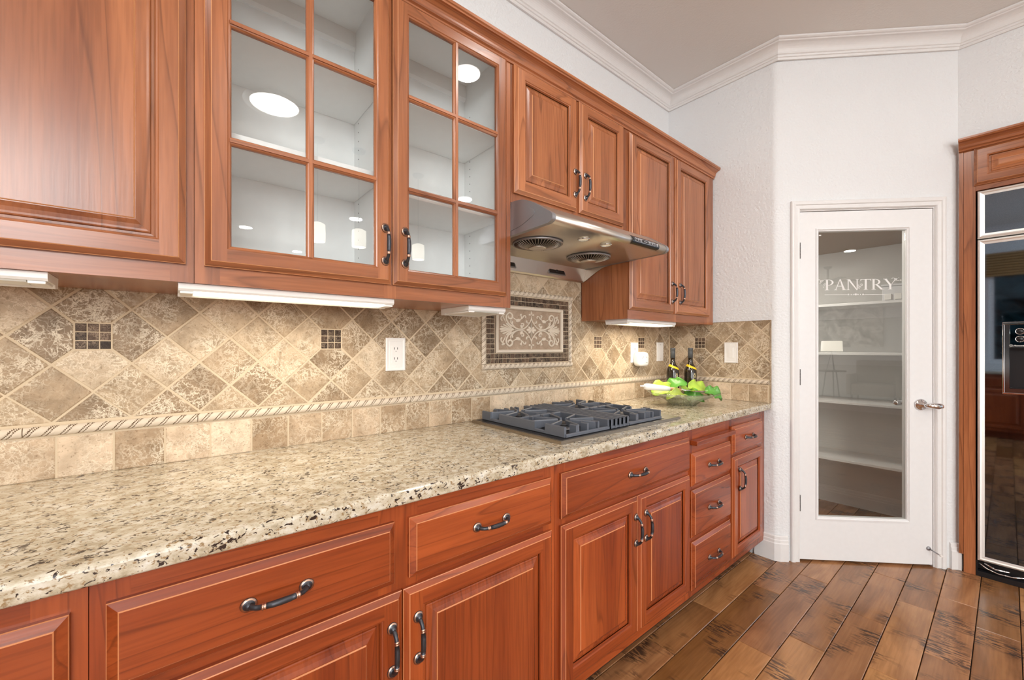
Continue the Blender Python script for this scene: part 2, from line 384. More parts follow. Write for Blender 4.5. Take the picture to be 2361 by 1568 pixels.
# ================================================================== STRUCTURE
ZC = 3.005
Y0, XF, YR = -2.5, 11.0, 3.415          # rear wall, far wall, right wall face
P0 = Vector((.683, 2.735, 0)); DV = Vector((1,1,0))/2**.5; NV = Vector((1,-1,0))/2**.5   # diagonal wall: along, normal to room
DL = (1.367-.683)*2**.5
def TD(v):    # (s along, n out of the wall into the room, z) -> world
    return P0 + DV*v[0] + NV*v[1] + Vector((0,0,v[2]))
bm = bm_new(); add_box(bm, -.12, XF, Y0-.1, 4.3, -.1, -.012); struct('floor', bm, GAP)
bm = bm_new(); add_box(bm, -.12, XF, Y0-.1, 4.3, ZC, ZC+.1); struct('ceiling', bm, CEIL)
bm = bm_new(); add_box(bm, -.12, 0, Y0, 4.3, -.012, ZC); struct('wall_left', bm, WALL)
# back return with the bullnose corner
bm = bm_new()
a = [(0, 2.73), (.655, 2.73)]
for k in range(1, 6):
    t = k/6*PI/4; a.append((.655+.045*math.sin(t), 2.73+.045*(1-math.cos(t))))
e = TD(Vector((.03, 0, 0))); a.append((e.x, e.y)); e2 = TD(Vector((.03, -.12, 0))); a += [(e2.x, e2.y), (0, 2.86)]
add_prism(bm, a, 'z', -.012, ZC, smooth=False); struct('wall_back', bm, WALL)
# diagonal wall, door opening s .118-.835
bm = bm_new()
OS0, OS1, OZ = .105, .848, 2.048
add_box(bm, .03, OS0, -.12, 0, -.012, ZC, T=TD); add_box(bm, OS1, DL, -.12, 0, -.012, ZC, T=TD)
add_box(bm, OS0, OS1, -.12, 0, OZ, ZC, T=TD); struct('wall_pantry_front', bm, WALL)
# right wall with the refrigerator bay
BX0, BX1, BZ = 1.385, 2.62, 2.36
bm = bm_new()
add_box(bm, 1.362, XF, YR, YR+.10, BZ, ZC); add_box(bm, BX1, XF, YR, YR+.10, -.012, BZ)
add_box(bm, 1.362, BX0-.003, YR, 4.12, -.012, BZ)
struct('wall_right', bm, WALL)
bm = bm_new(); add_box(bm, 0, XF, 4.12, 4.24, -.012, ZC); struct('wall_pantry_back', bm, PANW)
bm = bm_new(); add_box(bm, 0, 1.362, 2.86, 4.12, 2.06, 2.12)
bmesh.ops.delete(bm, geom=bm.verts[:], context='VERTS')
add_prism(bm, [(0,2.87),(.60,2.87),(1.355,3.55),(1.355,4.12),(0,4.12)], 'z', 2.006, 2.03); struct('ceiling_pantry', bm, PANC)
# rear wall with window_1 (x .95..2.9, z 1.0..2.62)
WX0, WX1, WZ0, WZ1 = 1.36, 3.2, 1.02, 2.62
bm = bm_new()
add_box(bm, 0, WX0, Y0-.12, Y0, -.012, ZC); add_box(bm, WX1, XF, Y0-.12, Y0, -.012, ZC)
add_box(bm, WX0, WX1, Y0-.12, Y0, -.012, WZ0); add_box(bm, WX0, WX1, Y0-.12, Y0, WZ1, ZC)
struct('wall_rear', bm, WALL)
bm = bm_new(); add_box(bm, XF, XF+.12, Y0-.12, 4.3, -.012, ZC); struct('wall_far', bm, WALL)
win = bpy.data.objects.new('window_1', None); C.objects.link(win); win.location = ((WX0+WX1)/2, Y0-.06, WZ0); win['kind'] = 'structure'
bm = bm_new()
for x0, x1, z0, z1 in ((WX0, WX0+.05, WZ0, WZ1), (WX1-.05, WX1, WZ0, WZ1), (WX0+.05, WX1-.05, WZ0, WZ0+.05), (WX0+.05, WX1-.05, WZ1-.05, WZ1), ((WX0+WX1)/2-.025, (WX0+WX1)/2+.025, WZ0+.05, WZ1-.05)):
    add_box(bm, x0, x1, Y0-.09, Y0-.03, z0, z1)
obj('window_and_added_frame', bm, TRIM, win)
bm = bm_new(); add_box(bm, WX0+.05, WX1-.05, Y0-.065, Y0-.06, WZ0+.05, WZ1-.05); obj('window_and_added_pane', bm, GLASS, win)
bm = bm_new()
for k in range(9):
    z1 = WZ1 - .038*k; add_prism(bm, [(Y0+.012, z1), (Y0+.045, z1-.01), (Y0+.05, z1-.036), (Y0+.012, z1-.04)], 'x', WX0-.03, WX1+.03)
for nm, (ax, c0, c1, z0_, z1_) in {'added_window_2': ('y', 4.1, 7.1, .42, 2.38), 'added_window_3': ('x', -2.0, .2, .42, 2.38)}.items():  # frames and panes added around the fill panels; the walls have no opening
    wn_ = bpy.data.objects.new(nm, None); C.objects.link(wn_); wn_['kind'] = 'structure'
    wn_.location = ((c0+c1)/2, Y0+.01, z0_) if ax == 'y' else (XF-.01, (c0+c1)/2, z0_)
    t2 = bmesh.new(); w_ = .07
    for a0, a1, b0_, b1_ in ((c0-w_, c0, z0_-w_, z1_+w_), (c1, c1+w_, z0_-w_, z1_+w_), (c0, c1, z0_-w_, z0_), (c0, c1, z1_, z1_+w_), ((c0+c1)/2-.03, (c0+c1)/2+.03, z0_, z1_)):
        if ax == 'y': add_box(t2, a0, a1, Y0+.001, Y0+.028, b0_, b1_)
        else: add_box(t2, XF-.028, XF-.001, a0, a1, b0_, b1_)
    obj('window_and_added_frame', t2, TRIM, wn_)
    t2 = bmesh.new()
    if ax == 'y': add_box(t2, c0, c1, Y0+.002, Y0+.006, z0_, z1_)
    else: add_box(t2, XF-.006, XF-.002, c0, c1, z0_, z1_)
    obj('window_and_added_pane', t2, TUBEOFF, wn_)
tag(obj('woven_shade', bm, SHUT), 'woven brown roman shade on the rear window, mirrored in the black refrigerator door', 'window shade')
bm = bm_new(); add_box(bm, -1, 7, -9.1, -9, -1, 6); o = obj('hedge', bm, TREES)
# displace hedge front so that it is a leafy bank, not a card
bpy.data.objects.remove(o)
bm = bm_new(); bmesh.ops.create_grid(bm, x_segments=60, y_segments=40, size=1)
for v in bm.verts:
    x, z = v.co.x*4.5, v.co.y
    v.co = Vector((2.5+x, -7 - .5*random.random() - .6*z, 1.6+z*2.4 + .25*math.sin(x*2.1)*(z > .9)))
tag(obj('hedge', bm, TREES), 'dark green hedge outside the rear window, seen only mirrored in the refrigerator door', 'hedge')

# crown moulding swept round the room
def sweep(bm, path, prof, closed=False, mi=0, smooth_idx=()):
    """path: xy points with the room on the RIGHT... prof: (out, z); out is measured along the mitred inner normal"""
    n = len(path); rings = []
    P = [Vector((p[0], p[1])) for p in path]
    for i in range(n):
        if closed or 0 < i < n-1:
            d0 = (P[i]-P[i-1]).normalized(); d1 = (P[(i+1) % n]-P[i]).normalized()
        elif i == 0: d0 = d1 = (P[1]-P[0]).normalized()
        else: d0 = d1 = (P[-1]-P[-2]).normalized()
        n0 = Vector((d0.y, -d0.x)); n1 = Vector((d1.y, -d1.x)); m = (n0+n1).normalized(); s = 1/max(.3, m.dot(n0))
        rings.append([bm.verts.new((P[i].x+m.x*s*o, P[i].y+m.y*s*o, z)) for o, z in prof])
    k = len(prof)
    for i in range(n if closed else n-1):
        A, B = rings[i], rings[(i+1) % n]
        for j in range(k):
            j2 = (j+1) % k
            f = bm.faces.new((A[j], A[j2], B[j2], B[j])); f.material_index = mi
    if not closed:
        bm.faces.new(rings[0]); bm.faces.new(rings[-1][::-1])
cr = [(0,-.088),(.010,-.088),(.013,-.080),(.013,-.076),(.018,-.074),(.020,-.069),(.019,-.064),(.024,-.061)]
for k in range(1, 9):
    t = k/8*PI/2; cr.append((.024+.042*(1-math.cos(t)), -.061+.042*math.sin(t)))
cr += [(.070,-.018),(.073,-.014),(.082,-.013),(.088,-.009),(.088,0),(0,0)]
prof = [(o, ZC+z-.001) for o, z in cr]
bm = bm_new()
sweep(bm, [(0.001, Y0+.001), (0.001, 2.729), (.683, 2.729), (1.364, YR-.001), (XF-.001, YR-.001), (XF-.001, Y0+.001)], prof, closed=True)
struct('trim_1', bm, TRIM)
# baseboards
def bb(z=.146, d=.016): return [(0,.0),(d,.0),(d,z-.045),(d-.003,z-.040),(d-.003,z-.026),(d-.007,z-.022),(d-.007,z-.006),(d-.011,z),(0,z)]
bm = bm_new(); q = TD(Vector((.052, 0, 0)))
sweep(bm, [(.565, 2.729), (.668, 2.729), (.690, 2.740), (q.x, q.y)], bb()); struct('baseboard_left', bm, TRIM)
bm = bm_new(); q = TD(Vector((.917, 0, 0))); q2 = TD(Vector((DL-.012, 0, 0)))
sweep(bm, [(q.x, q.y), (q2.x, q2.y), (q2.x+.02, q2.y)], bb()); struct('baseboard_right', bm, TRIM)
bm = bm_new(); sweep(bm, [(0.01, 4.119), (1.36, 4.119)], bb(.125)); struct('baseboard_pantry', bm, TRIM)
bm = bm_new(); sweep(bm, [(2.66, YR-.001), (XF-.001, YR-.001), (XF-.001, Y0+.001), (3.9, Y0+.001)], bb()); struct('baseboard_far', bm, TRIM)

# ------------------------------------------------------------------ floor planks
fl = bpy.data.objects['floor']
XB = [.553 + (i)*.1283 for i in range(-1, 13)]
joints = {1: [1.575, 1.979, 2.60], 2: [.9, 2.363, 3.2], 3: [1.1, 1.862, 2.663, 3.6], 4: [1.2, 2.06, 3.07], 5: [.8, 1.55, 2.47, 3.0], 6: [1.3, 2.1, 2.763, 3.5], 7: [1.0, 1.9, 2.37, 2.962], 8: [1.4, 2.1, 2.763]}
rows = 0; pk = 0
for r in range(len(XB)-1):
    x0, x1 = XB[r], XB[r+1]
    js = sorted(joints.get(r, []))
    ys = [-2.5]; y = -2.5+random.uniform(.2, .8)
    lim = js[0]-.25 if js else 4.0
    while y < lim: ys.append(y); y += random.uniform(.45, 1.1)
    ys += js
    if not js or js[-1] < 3.3: ys.append(3.45 if x0 > .6 else 2.735)
    ys.append(4.12 if x0 > -1 else 3)
    ys = sorted(set(ys))
    for a0, a1 in zip(ys[:-1], ys[1:]):
        if a1-a0 < .08: continue
        bm = bm_new(); g = .0014
        t = bmesh.new(); add_box(t, x0+g, x1-g, a0+g, a1-g, -.012, 0)
        ed = [e_ for e_ in t.edges if all(v.co.z > -.001 for v in e_.verts)]
        bmesh.ops.bevel(t, geom=ed, offset=.0018, segments=1, affect='EDGES'); merge(bm, t)
        obj('plank', bm, PLANK, fl); pk += 1
# beyond the drawn planks the floor goes on as longer boards (only seen in reflections)
bm = bm_new()
x = XB[-1]
while x < XF-.2:
    y = Y0+random.uniform(-.6, 0)
    while y < 3.3:
        y2 = min(y+random.uniform(.9, 1.6), 3.415); add_box(bm, x+.0014, min(x+.1269, XF-.01), max(y, Y0)+.0014, y2-.0014, -.012, 0); y = y2
    x += .1283
o = obj('plank', bm, PLANK, fl); o['kind'] = 'stuff'
bm = bm_new()
x = XB[0]-.1283*4
while x < XB[0]-.01:
    add_box(bm, x+.0014, x+.1269, 2.75, 4.11, -.012, 0); x += .1283
o = obj('plank', bm, PLANK, fl); o['kind'] = 'stuff'

# ================================================================== BACKSPLASH
def clip(poly, a, b, c):      # keep a*x+b*y<=c
    out = []
    for i in range(len(poly)):
        p, q_ = poly[i], poly[(i+1) % len(poly)]; dp, dq = a*p[0]+b*p[1]-c, a*q_[0]+b*q_[1]-c
        if dp <= 0: out.append(p)
        if dp*dq < 0:
            t = dp/(dp-dq); out.append((p[0]+t*(q_[0]-p[0]), p[1]+t*(q_[1]-p[1])))
    return out
def area2(poly): return .5*sum(poly[i][0]*poly[(i+1) % len(poly)][1]-poly[(i+1) % len(poly)][0]*poly[i][1] for i in range(len(poly)))
def inset(poly, d):
    if area2(poly) < 0: poly = poly[::-1]
    out = poly
    n = len(poly)
    for i in range(n):
        p, q_ = poly[i], poly[(i+1) % n]; dx, dy = q_[0]-p[0], q_[1]-p[1]; L = math.hypot(dx, dy)
        if L < 1e-6: continue
        nx, ny = dy/L, -dx/L; out = clip(out, nx, ny, nx*p[0]+ny*p[1]-d)
        if len(out) < 3: return []
    return out
def tile_bm(poly, M, h0=.0, h1=.0085, chamf=.0022):
    """poly in wall plane coords (h along wall, z); M maps (h, out, z) to world"""
    bm = bm_new(); top = inset(poly, chamf)
    if len(top) < 3: return None
    if len(top) != len(poly): top = None
    if area2(poly) < 0: poly = poly[::-1]
    v0 = [bm.verts.new(M(p[0], h0, p[1])) for p in poly]; v1 = [bm.verts.new(M(p[0], h1-(.0010 if top else 0), p[1])) for p in poly]
    n = len(poly)
    for i in range(n): bm.faces.new((v0[i], v0[(i+1) % n], v1[(i+1) % n], v1[i]))
    if top:
        # match nearest ordering
        st = min(range(n), key=lambda k: (top[k][0]-poly[0][0])**2+(top[k][1]-poly[0][1])**2); top = top[st:]+top[:st]
        v2 = [bm.verts.new(M(p[0], h1, p[1])) for p in top]
        for i in range(n): bm.faces.new((v1[i], v1[(i+1) % n], v2[(i+1) % n], v2[i]))
        bm.faces.new(v2)
    else: bm.faces.new(v1)
    bm.faces.new(v0[::-1]); return bm
SY, SZ, LY0, LZ0 = .1485, .0728, -.2285, 1.0555     # lattice: rows every SZ, nodes every SY (odd rows shifted by half)
def splash(M, h0, h1, zt, parent, inserts, phase=0.0, zt2=None, hz=None, rope_len=.338, rope0=0.0, baseph=0.0, flip=1):
    """diamond field between rope and top; zt2/hz: a taller part over h range hz"""
    cnt = 0
    g = .0021
    i0 = int((h0-LY0-phase)/SY)-2; i1 = int((h1-LY0-phase)/SY)+2
    for m in range(-1, 8):
        for i in range(i0, i1+1):
            cx = LY0+phase+i*SY+(SY/2 if m % 2 == 0 else 0); cz = LZ0+m*SZ
            # diamond centred between nodes: its corners at +-SY/2, +-SZ
            poly = [(cx-SY/2, cz), (cx, cz-SZ), (cx+SY/2, cz), (cx, cz+SZ)]
            poly = inset(poly, g+random.uniform(0, .0006))
            j = [random.uniform(-.0008, .0008) for _ in range(2)]
            poly = [(p[0]+j[0], p[1]+j[1]) for p in poly]
            top = zt
            if zt2 and hz[0]-.02 < cx < hz[1]+.02: top = zt2
            poly = clip(poly, 0, -1, -LZ0-.0005); poly = clip(poly, 0, 1, top-.001)
            poly = clip(poly, -1, 0, -h0-.001); poly = clip(poly, 1, 0, h1-.001)
            if zt2 and top == zt2:
                lo_, hi_ = hz
                if cz > zt-.02: poly = clip(clip(poly, -1, 0, -lo_), 1, 0, hi_)
            for (ix, iz) in inserts:
                hs = .0365
                if abs(cx-ix) < SY*.75 and abs(cz-iz) < SZ*1.5 and (abs(cx-ix) < .01) != (abs(cz-iz) < .01):
                    if abs(cz-iz) < .01: poly = clip(poly, 1, 0, ix-hs) if cx < ix else clip(poly, -1, 0, -(ix+hs))
                    else: poly = clip(poly, 0, 1, iz-hs) if cz < iz else clip(poly, 0, -1, -(iz+hs))
            if len(poly) < 3 or abs(area2(poly)) < .00025: continue
            b_ = tile_bm(poly, M, 0, .0085+random.uniform(-.0006, .0006))
            if b_: obj('tile', b_, TILE, parent); cnt += 1
    for (ix, iz) in inserts:
        for a_ in range(3):
            for b2 in range(3):
                c0, c1 = ix+(a_-1)*.0228, iz+(b2-1)*.0228
                b_ = tile_bm([(c0-.0102, c1-.0102), (c0+.0102, c1-.0102), (c0+.0102, c1+.0102), (c0-.0102, c1+.0102)], M, 0, .0085, .0008)
                obj('mosaic_tile', b_, MOSA, parent)
    # base course
    k = math.floor((h0-baseph)/.1048)
    while baseph+k*.1048 < h1:
        a0, a1 = max(h0, baseph+k*.1048)+.002, min(h1, baseph+(k+1)*.1048)-.002; k += 1
        if a1-a0 < .012: continue
        z1 = 1.0185+random.uniform(-.001, .001)
        b_ = tile_bm([(a0, .9155), (a1, .9155), (a1, z1), (a0, z1)], M, 0, .0085+random.uniform(-.0006, .0006)); obj('base_tile', b_, TILEB, parent)
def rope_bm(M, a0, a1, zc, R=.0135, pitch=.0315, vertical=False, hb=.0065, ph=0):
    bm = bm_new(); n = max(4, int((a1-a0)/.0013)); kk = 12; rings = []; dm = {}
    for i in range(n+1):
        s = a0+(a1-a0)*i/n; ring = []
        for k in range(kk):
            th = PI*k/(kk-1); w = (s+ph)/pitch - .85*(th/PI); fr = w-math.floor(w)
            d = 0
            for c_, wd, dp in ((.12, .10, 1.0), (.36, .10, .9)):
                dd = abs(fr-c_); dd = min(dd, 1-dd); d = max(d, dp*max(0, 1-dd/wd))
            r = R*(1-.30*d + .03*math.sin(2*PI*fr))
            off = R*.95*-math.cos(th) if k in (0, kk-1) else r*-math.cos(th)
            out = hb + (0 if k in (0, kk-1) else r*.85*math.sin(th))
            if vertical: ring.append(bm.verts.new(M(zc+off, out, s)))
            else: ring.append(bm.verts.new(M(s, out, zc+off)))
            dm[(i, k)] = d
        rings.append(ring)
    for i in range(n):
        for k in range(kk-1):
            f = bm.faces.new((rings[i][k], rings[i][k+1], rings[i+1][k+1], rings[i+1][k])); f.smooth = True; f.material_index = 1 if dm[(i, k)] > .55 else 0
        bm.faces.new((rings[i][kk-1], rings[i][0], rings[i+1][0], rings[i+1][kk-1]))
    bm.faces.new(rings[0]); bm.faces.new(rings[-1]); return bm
ML = lambda h, o, z: Vector((.0045+o, h, z))           # range wall: h=y
MB = lambda h, o, z: Vector((h, 2.7255-o, z))          # back return: h=x
iz = LZ0+3*SZ
bm = bm_new(); add_box(bm, .0008, .0118, -.75, 2.7175, .9152, 1.405); add_box(bm, .0008, .0118, 1.012, 1.775, 1.405, 1.655)
bs = tag(obj('tile_backsplash', bm, GROUT), 'long backsplash of diamond-laid tan marble tiles on the wall behind the cooktop', 'backsplash', kind=None)
NOD = lambda k: LY0+SY/2+k*SY
ins_l = [(NOD(0), iz), (NOD(4), iz), (NOD(14), iz), (NOD(17), iz)]
splash(ML, -.72, 2.7145, 1.403, bs, ins_l, zt2=1.63, hz=(1.014, 1.774), baseph=-.2205)
k = 0; y = -.275-.338*2
while y < 2.70:
    a0, a1 = max(y, -.72), min(y+.338, 2.704)
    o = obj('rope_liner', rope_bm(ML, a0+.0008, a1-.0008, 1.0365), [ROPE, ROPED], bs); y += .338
bm = bm_new(); add_box(bm, .0008, .650, 2.7182, 2.7292, .9152, 1.405)
bs2 = tag(obj('tile_backsplash', bm, GROUT), 'short return backsplash of tan marble tiles with the single light switch', 'backsplash')
ix = .2315
phase_b = ix-(LY0+SY/2)-SY
splash(MB, .0155, .648, 1.403, bs2, [(ix, iz)], phase=phase_b, baseph=.0085)
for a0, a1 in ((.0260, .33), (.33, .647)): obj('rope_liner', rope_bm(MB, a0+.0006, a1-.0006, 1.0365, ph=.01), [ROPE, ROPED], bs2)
# pale metal edge strip that ends the tile at the corner
bm = bm_new(); add_box(bm, .6485, .6525, 2.7145, 2.729, .9152, 1.4065); add_box(bm, .32, .6485, 2.7145, 2.729, 1.4035, 1.4065)
obj('edge_strip', bm, TILE, bs2)

# ------------------------------------------------------------------ relief picture behind the cooktop
RC = (1.3895, 1.330)   # centre (y, z)
py0, py1, pz0, pz1 = 1.087, 1.692, 1.142, 1.520
pic = bpy.data.objects.new('relief_tile_panel', None); C.objects.link(pic); pic.parent = bs; pic.location = Vector((.012, RC[0], pz0))-bs.location; pic['label'] = 'cream relief plaque with leaf scrolls framed in dark mosaic and rope moulding'
bm = bm_new(); add_box(bm, .006, .0165, py0+.004, py1-.004, pz0+.004, pz1-.004); obj('backing', bm, GROUT, pic)
MR = lambda h, o, z: Vector((.0130+o, h, z))
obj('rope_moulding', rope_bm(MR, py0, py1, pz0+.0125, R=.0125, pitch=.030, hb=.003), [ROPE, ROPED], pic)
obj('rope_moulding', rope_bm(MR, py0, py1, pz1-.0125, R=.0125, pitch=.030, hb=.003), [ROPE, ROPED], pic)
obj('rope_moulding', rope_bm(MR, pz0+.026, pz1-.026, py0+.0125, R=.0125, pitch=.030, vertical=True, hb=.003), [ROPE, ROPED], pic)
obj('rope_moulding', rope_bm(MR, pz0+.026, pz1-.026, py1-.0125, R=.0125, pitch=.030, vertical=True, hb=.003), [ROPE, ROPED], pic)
nx, nz_ = 23, 14; mx = (py1-py0-.054)/nx; mz = (pz1-pz0-.054)/nz_
first = None
for i in range(nx):
    for j in range(nz_):
        if 2 <= i < nx-2 and 2 <= j < nz_-2: continue
        cy, cz = py0+.027+mx*(i+.5), pz0+.027+mz*(j+.5)
        if first is None:
            a_, b_ = mx/2-.0013, mz/2-.0013
            first = obj('mosaic_tile', tile_bm([(cy-a_, cz-b_), (cy+a_, cz-b_), (cy+a_, cz+b_), (cy-a_, cz+b_)], MR, 0, .0065, .0007), MOSA, pic); f0 = (cy, cz)
        else: dup(first, loc=first.location + Vector((0, cy-f0[0], cz-f0[1])), parent=pic)
ry0, ry1, rz0, rz1 = py0+.027+2*mx+.003, py1-.027-2*mx-.003, pz0+.027+2*mz+.003, pz1-.027-2*mz-.003
bm = bm_new(); add_box(bm, .013, .0205, ry0, ry1, rz0, rz1); obj('relief_plaque', bm, RELBG, pic)
bm = bm_new()
fr = [(0, 0), (0, .008), (.004, .0125), (.009, .0115), (.013, .010), (.016, .006), (.0165, 0)]
def rect_frame(bm, y0, y1, z0, z1, prof, X, mi=0):
    rings = []
    for d, h in prof: rings.append([bm.verts.new((X+h, yy, zz)) for yy, zz in ((y0+d, z0+d), (y1-d, z0+d), (y1-d, z1-d), (y0+d, z1-d))])
    for a_, b_ in zip(rings[:-1], rings[1:]):
        for k in range(4): bm.faces.new((a_[k], a_[(k+1) % 4], b_[(k+1) % 4], b_[k])).material_index = mi
rect_frame(bm, ry0, ry1, rz0, rz1, fr, .0185); obj('plaque_border', bm, RELIEF, pic)
bm = bm_new()
US = (ry1-ry0-.034)/2/680; VS = (rz1-rz0-.034)/2/440
def scroll(bm, pts, w0, w1, X=.0205, mirror=True, k=5, hh=1.0):
    P = catmull([(p[0], p[1], 0) for p in pts], k)
    for sx in ((1, -1) if mirror else (1,)):
        for sz in ((1, -1) if mirror else (1,)):
            path = [Vector((X+.001, RC[0]+sx*p.x*US, (rz0+rz1)/2+sz*p.y*VS)) for p in P]
            n = len(path); rr = []
            for i in range(n):
                t = i/(n-1); w = w0+(w1-w0)*t
                rr.append(w*min(1, .35+3*t, .35+6*(1-t)))
            add_tube(bm, path, rr, n=6)
def blob(bm, x, y, rx, ry, ang=0, X=.0205):
    for sx in (1, -1):
        for sz in (1, -1):
            t = bmesh.new(); bmesh.ops.create_uvsphere(t, u_segments=10, v_segments=6, radius=1)
            for f in t.faces: f.smooth = True
            M = Matrix.Translation((X+.001, RC[0]+sx*x*US, (rz0+rz1)/2+sz*y*VS)) @ Matrix.Rotation(ang*sx*sz, 4, 'X') @ Matrix.Diagonal((.0045, rx*US, ry*US, 1))
            merge(bm, t, M)
            if y == 0: break
        if x == 0: break
F = .0042
scroll(bm, [(0,330),(6,260),(40,170),(100,80),(170,22),(230,12),(300,20),(380,60),(470,110),(525,210),(525,300),(470,365),(415,330),(410,270),(450,235),(490,260),(480,300)], F*.75, F*1.5)
scroll(bm, [(185,0),(120,55),(60,130),(20,200),(0,250)], F*.7, F*.6)
scroll(bm, [(190,0),(280,0),(380,0)], F*.9, F*.9)
scroll(bm, [(300,15),(360,60),(410,120),(400,190)], F*.6, F*1.5)
scroll(bm, [(350,30),(390,90),(440,150),(430,220)], F*.5, F*.9)
scroll(bm, [(415,300),(380,250),(340,225),(290,205)], F*.4, F*1.0)
blob(bm, 285, 205, 55, 30, -.2)
scroll(bm, [(260,220),(225,240),(215,290),(235,330),(205,345)], F*.6, F*1.2)
scroll(bm, [(225,240),(190,270),(170,310),(140,320),(125,290),(140,270)], F*.9, F*.9)
scroll(bm, [(60,170),(90,160),(110,185),(95,215)], F*.8, F*1.2)
scroll(bm, [(20,190),(50,165),(80,160)], F*.5, F*.8)
scroll(bm, [(230,30),(200,70),(170,110),(185,145),(215,135),(205,110)], F*1.4, F*.6)
blob(bm, 215, 70, 40, 22, .7)
scroll(bm, [(540,130),(560,200),(600,290),(570,330)], F*.5, F*1.3)
scroll(bm, [(580,300),(625,270),(635,210),(605,180)], F*.8, F*1.1)
blob(bm, 585, 325, 40, 18, .3)
for ang, L in ((0, 250), (.20, 240), (-.0, 1), (.48, 215), (.80, 180), (1.12, 130)):
    if L < 5: continue
    c_, s_ = math.cos(ang), math.sin(ang)
    scroll(bm, [(410, 4), (410+L*.5*c_, 4+L*.5*s_), (410+L*c_, 6+L*s_)], F*.4, F*1.4)
blob(bm, 400, 0, 26, 22)
blob(bm, 0, 375, 18, 18); blob(bm, 38, 345, 22, 18, .4); blob(bm, 0, 410, 14, 16)
for ang, L, w in ((0, 120, 26), (PI/2, 150, 26), (PI/4, 95, 24)):
    c_, s_ = math.cos(ang), math.sin(ang); blob(bm, c_*L*.52, s_*L*.6 if ang != PI/2 else L*.62, L*.42 if ang < 1 else w*.8, w if ang < 1 else L*.42, 0 if ang in (0, PI/2) else -ang*.0+(.75 if ang else 0))
blob(bm, 0, 0, 20, 20)
obj('scrollwork', bm, RELIEF, pic)

# ================================================================== CABINET PARTS
def front_bm(T, w, h, prof, rail_at=None, mats=(0, 1), back=0.0, arr=()):
    """picture-frame sweep. T(u,out,v)->world. prof: (d, height) from the outer edge inwards. flat band index rail_at: butt joint"""
    bm = bm_new(); rings = []
    for d, o in prof: rings.append([bm.verts.new(T(u, o, v)) for u, v in ((d, d), (w-d, d), (w-d, h-d), (d, h-d))])
    for i, (a_, b_) in enumerate(zip(rings[:-1], rings[1:])):
        if rail_at == i:
            d0, d1, o = prof[i][0], prof[i+1][0], prof[i][1]
            for (u0, u1) in ((d0, d1), (w-d1, w-d0)):
                f = bm.faces.new([bm.verts.new(T(u, o, v)) for u, v in ((u0, d0), (u1, d0), (u1, h-d0), (u0, h-d0))]); f.material_index = mats[0]
            for (v0, v1) in ((d0, d1), (h-d1, h-d0)):
                f = bm.faces.new([bm.verts.new(T(u, o, v)) for u, v in ((d1, v0), (w-d1, v0), (w-d1, v1), (d1, v1))]); f.material_index = mats[1]
            continue
        for k in range(4):
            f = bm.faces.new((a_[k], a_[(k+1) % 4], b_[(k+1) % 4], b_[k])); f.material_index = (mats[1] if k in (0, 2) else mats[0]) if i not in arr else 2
    return bm, rings
OUT = [(0, 0), (0, .0095), (.0012, .0110), (.012, .0185), (.0136, .020)]
STK = [(.047, .020), (.049, .0175), (.052, .0165), (.0545, .010)]
PANEL = [(.0540, .006), (.0600, .0065), (.0615, .0090), (.0640, .0100), (.0680, .0105), (.0760, .0125), (.0850, .0165), (.0865, .0165), (.0885, .0190)]
HANDLE = None
def handle_mesh():
    bm = bm_new(); L = .096/2
    pts, rr, mi = [], [], []
    path = [(-L, .002, .0052), (-L, .008, .0055), (-L+.002, .015, .0050), (-L+.009, .0215, .0047), (-L+.016, .0245, .0046), (-L+.0165, .0247, .0062), (-L+.0185, .0250, .0062), (-L+.019, .0251, .0048), (-L+.0205, .0252, .0062), (-L+.0225, .0254, .0062), (-L+.023, .0255, .0052), (-L*.3, .0275, .0060), (0, .0280, .0062)]
    full = path + [(-p[0], p[1], p[2]) for p in path[-2::-1]]
    pts = [(0, p[1], p[0]) for p in full]; rr = [p[2] for p in full]
    cop = {4, 5, 6, 7, 8, 9}; n = len(full); mis = [1 if (i in cop or (n-2-i) in cop) else 0 for i in range(n-1)]
    add_tube(bm, pts, rr, n=12, mis=mis)
    for s in (-1, 1):
        t = bmesh.new(); add_lathe(t, [(0, 0), (.0125, 0), (.0130, .0015), (.0125, .003), (.0095, .0042), (.006, .007), (.0045, .012), (0, .012)], n=20, axis='y', mis=[0,0,0,1,0,0,0])
        merge(bm, t, Matrix.Translation((0, 0, s*(L+.002))) @ Matrix.Diagonal((1, 1, 1.1, 1)))
    bmesh.ops.recalc_face_normals(bm, faces=bm.faces[:])
    me = bpy.data.meshes.new('handle'); bm.to_mesh(me); bm.free(); me.materials.append(BRONZE); me.materials.append(COPPER); return me
HM = handle_mesh()     # length along z, stands out along +y
def put_handle(parent, p, horizontal=False, facing='x'):
    o = bpy.data.objects.new('handle', HM); C.objects.link(o); o.parent = parent
    o.location = Vector(p) - world_loc(parent)
    R = Matrix.Rotation(-PI/2, 3, 'Z') if facing == 'x' else Matrix.Rotation(PI, 3, 'Z')
    if horizontal: R = R @ Matrix.Rotation(PI/2, 3, 'Y')
    o.rotation_euler = R.to_euler(); return o
def TX(xf, y0, z0): return lambda u, o, v: Vector((xf+o, y0+u, z0+v))          # faces +x
def TYm(yf, x0, z0): return lambda u, o, v: Vector((x0+u, yf-o, z0+v))         # faces -y
def TYp(yf, x0, z0): return lambda u, o, v: Vector((x0+u, yf+o, z0+v))
ARRIS = simple('painted_highlight', (.66,.31,.14), .3)  # highlight painted as a paler strip on door and drawer edges, uppers and bases
LARRIS = simple('base_painted_highlight', (.64,.25,.10), .3)
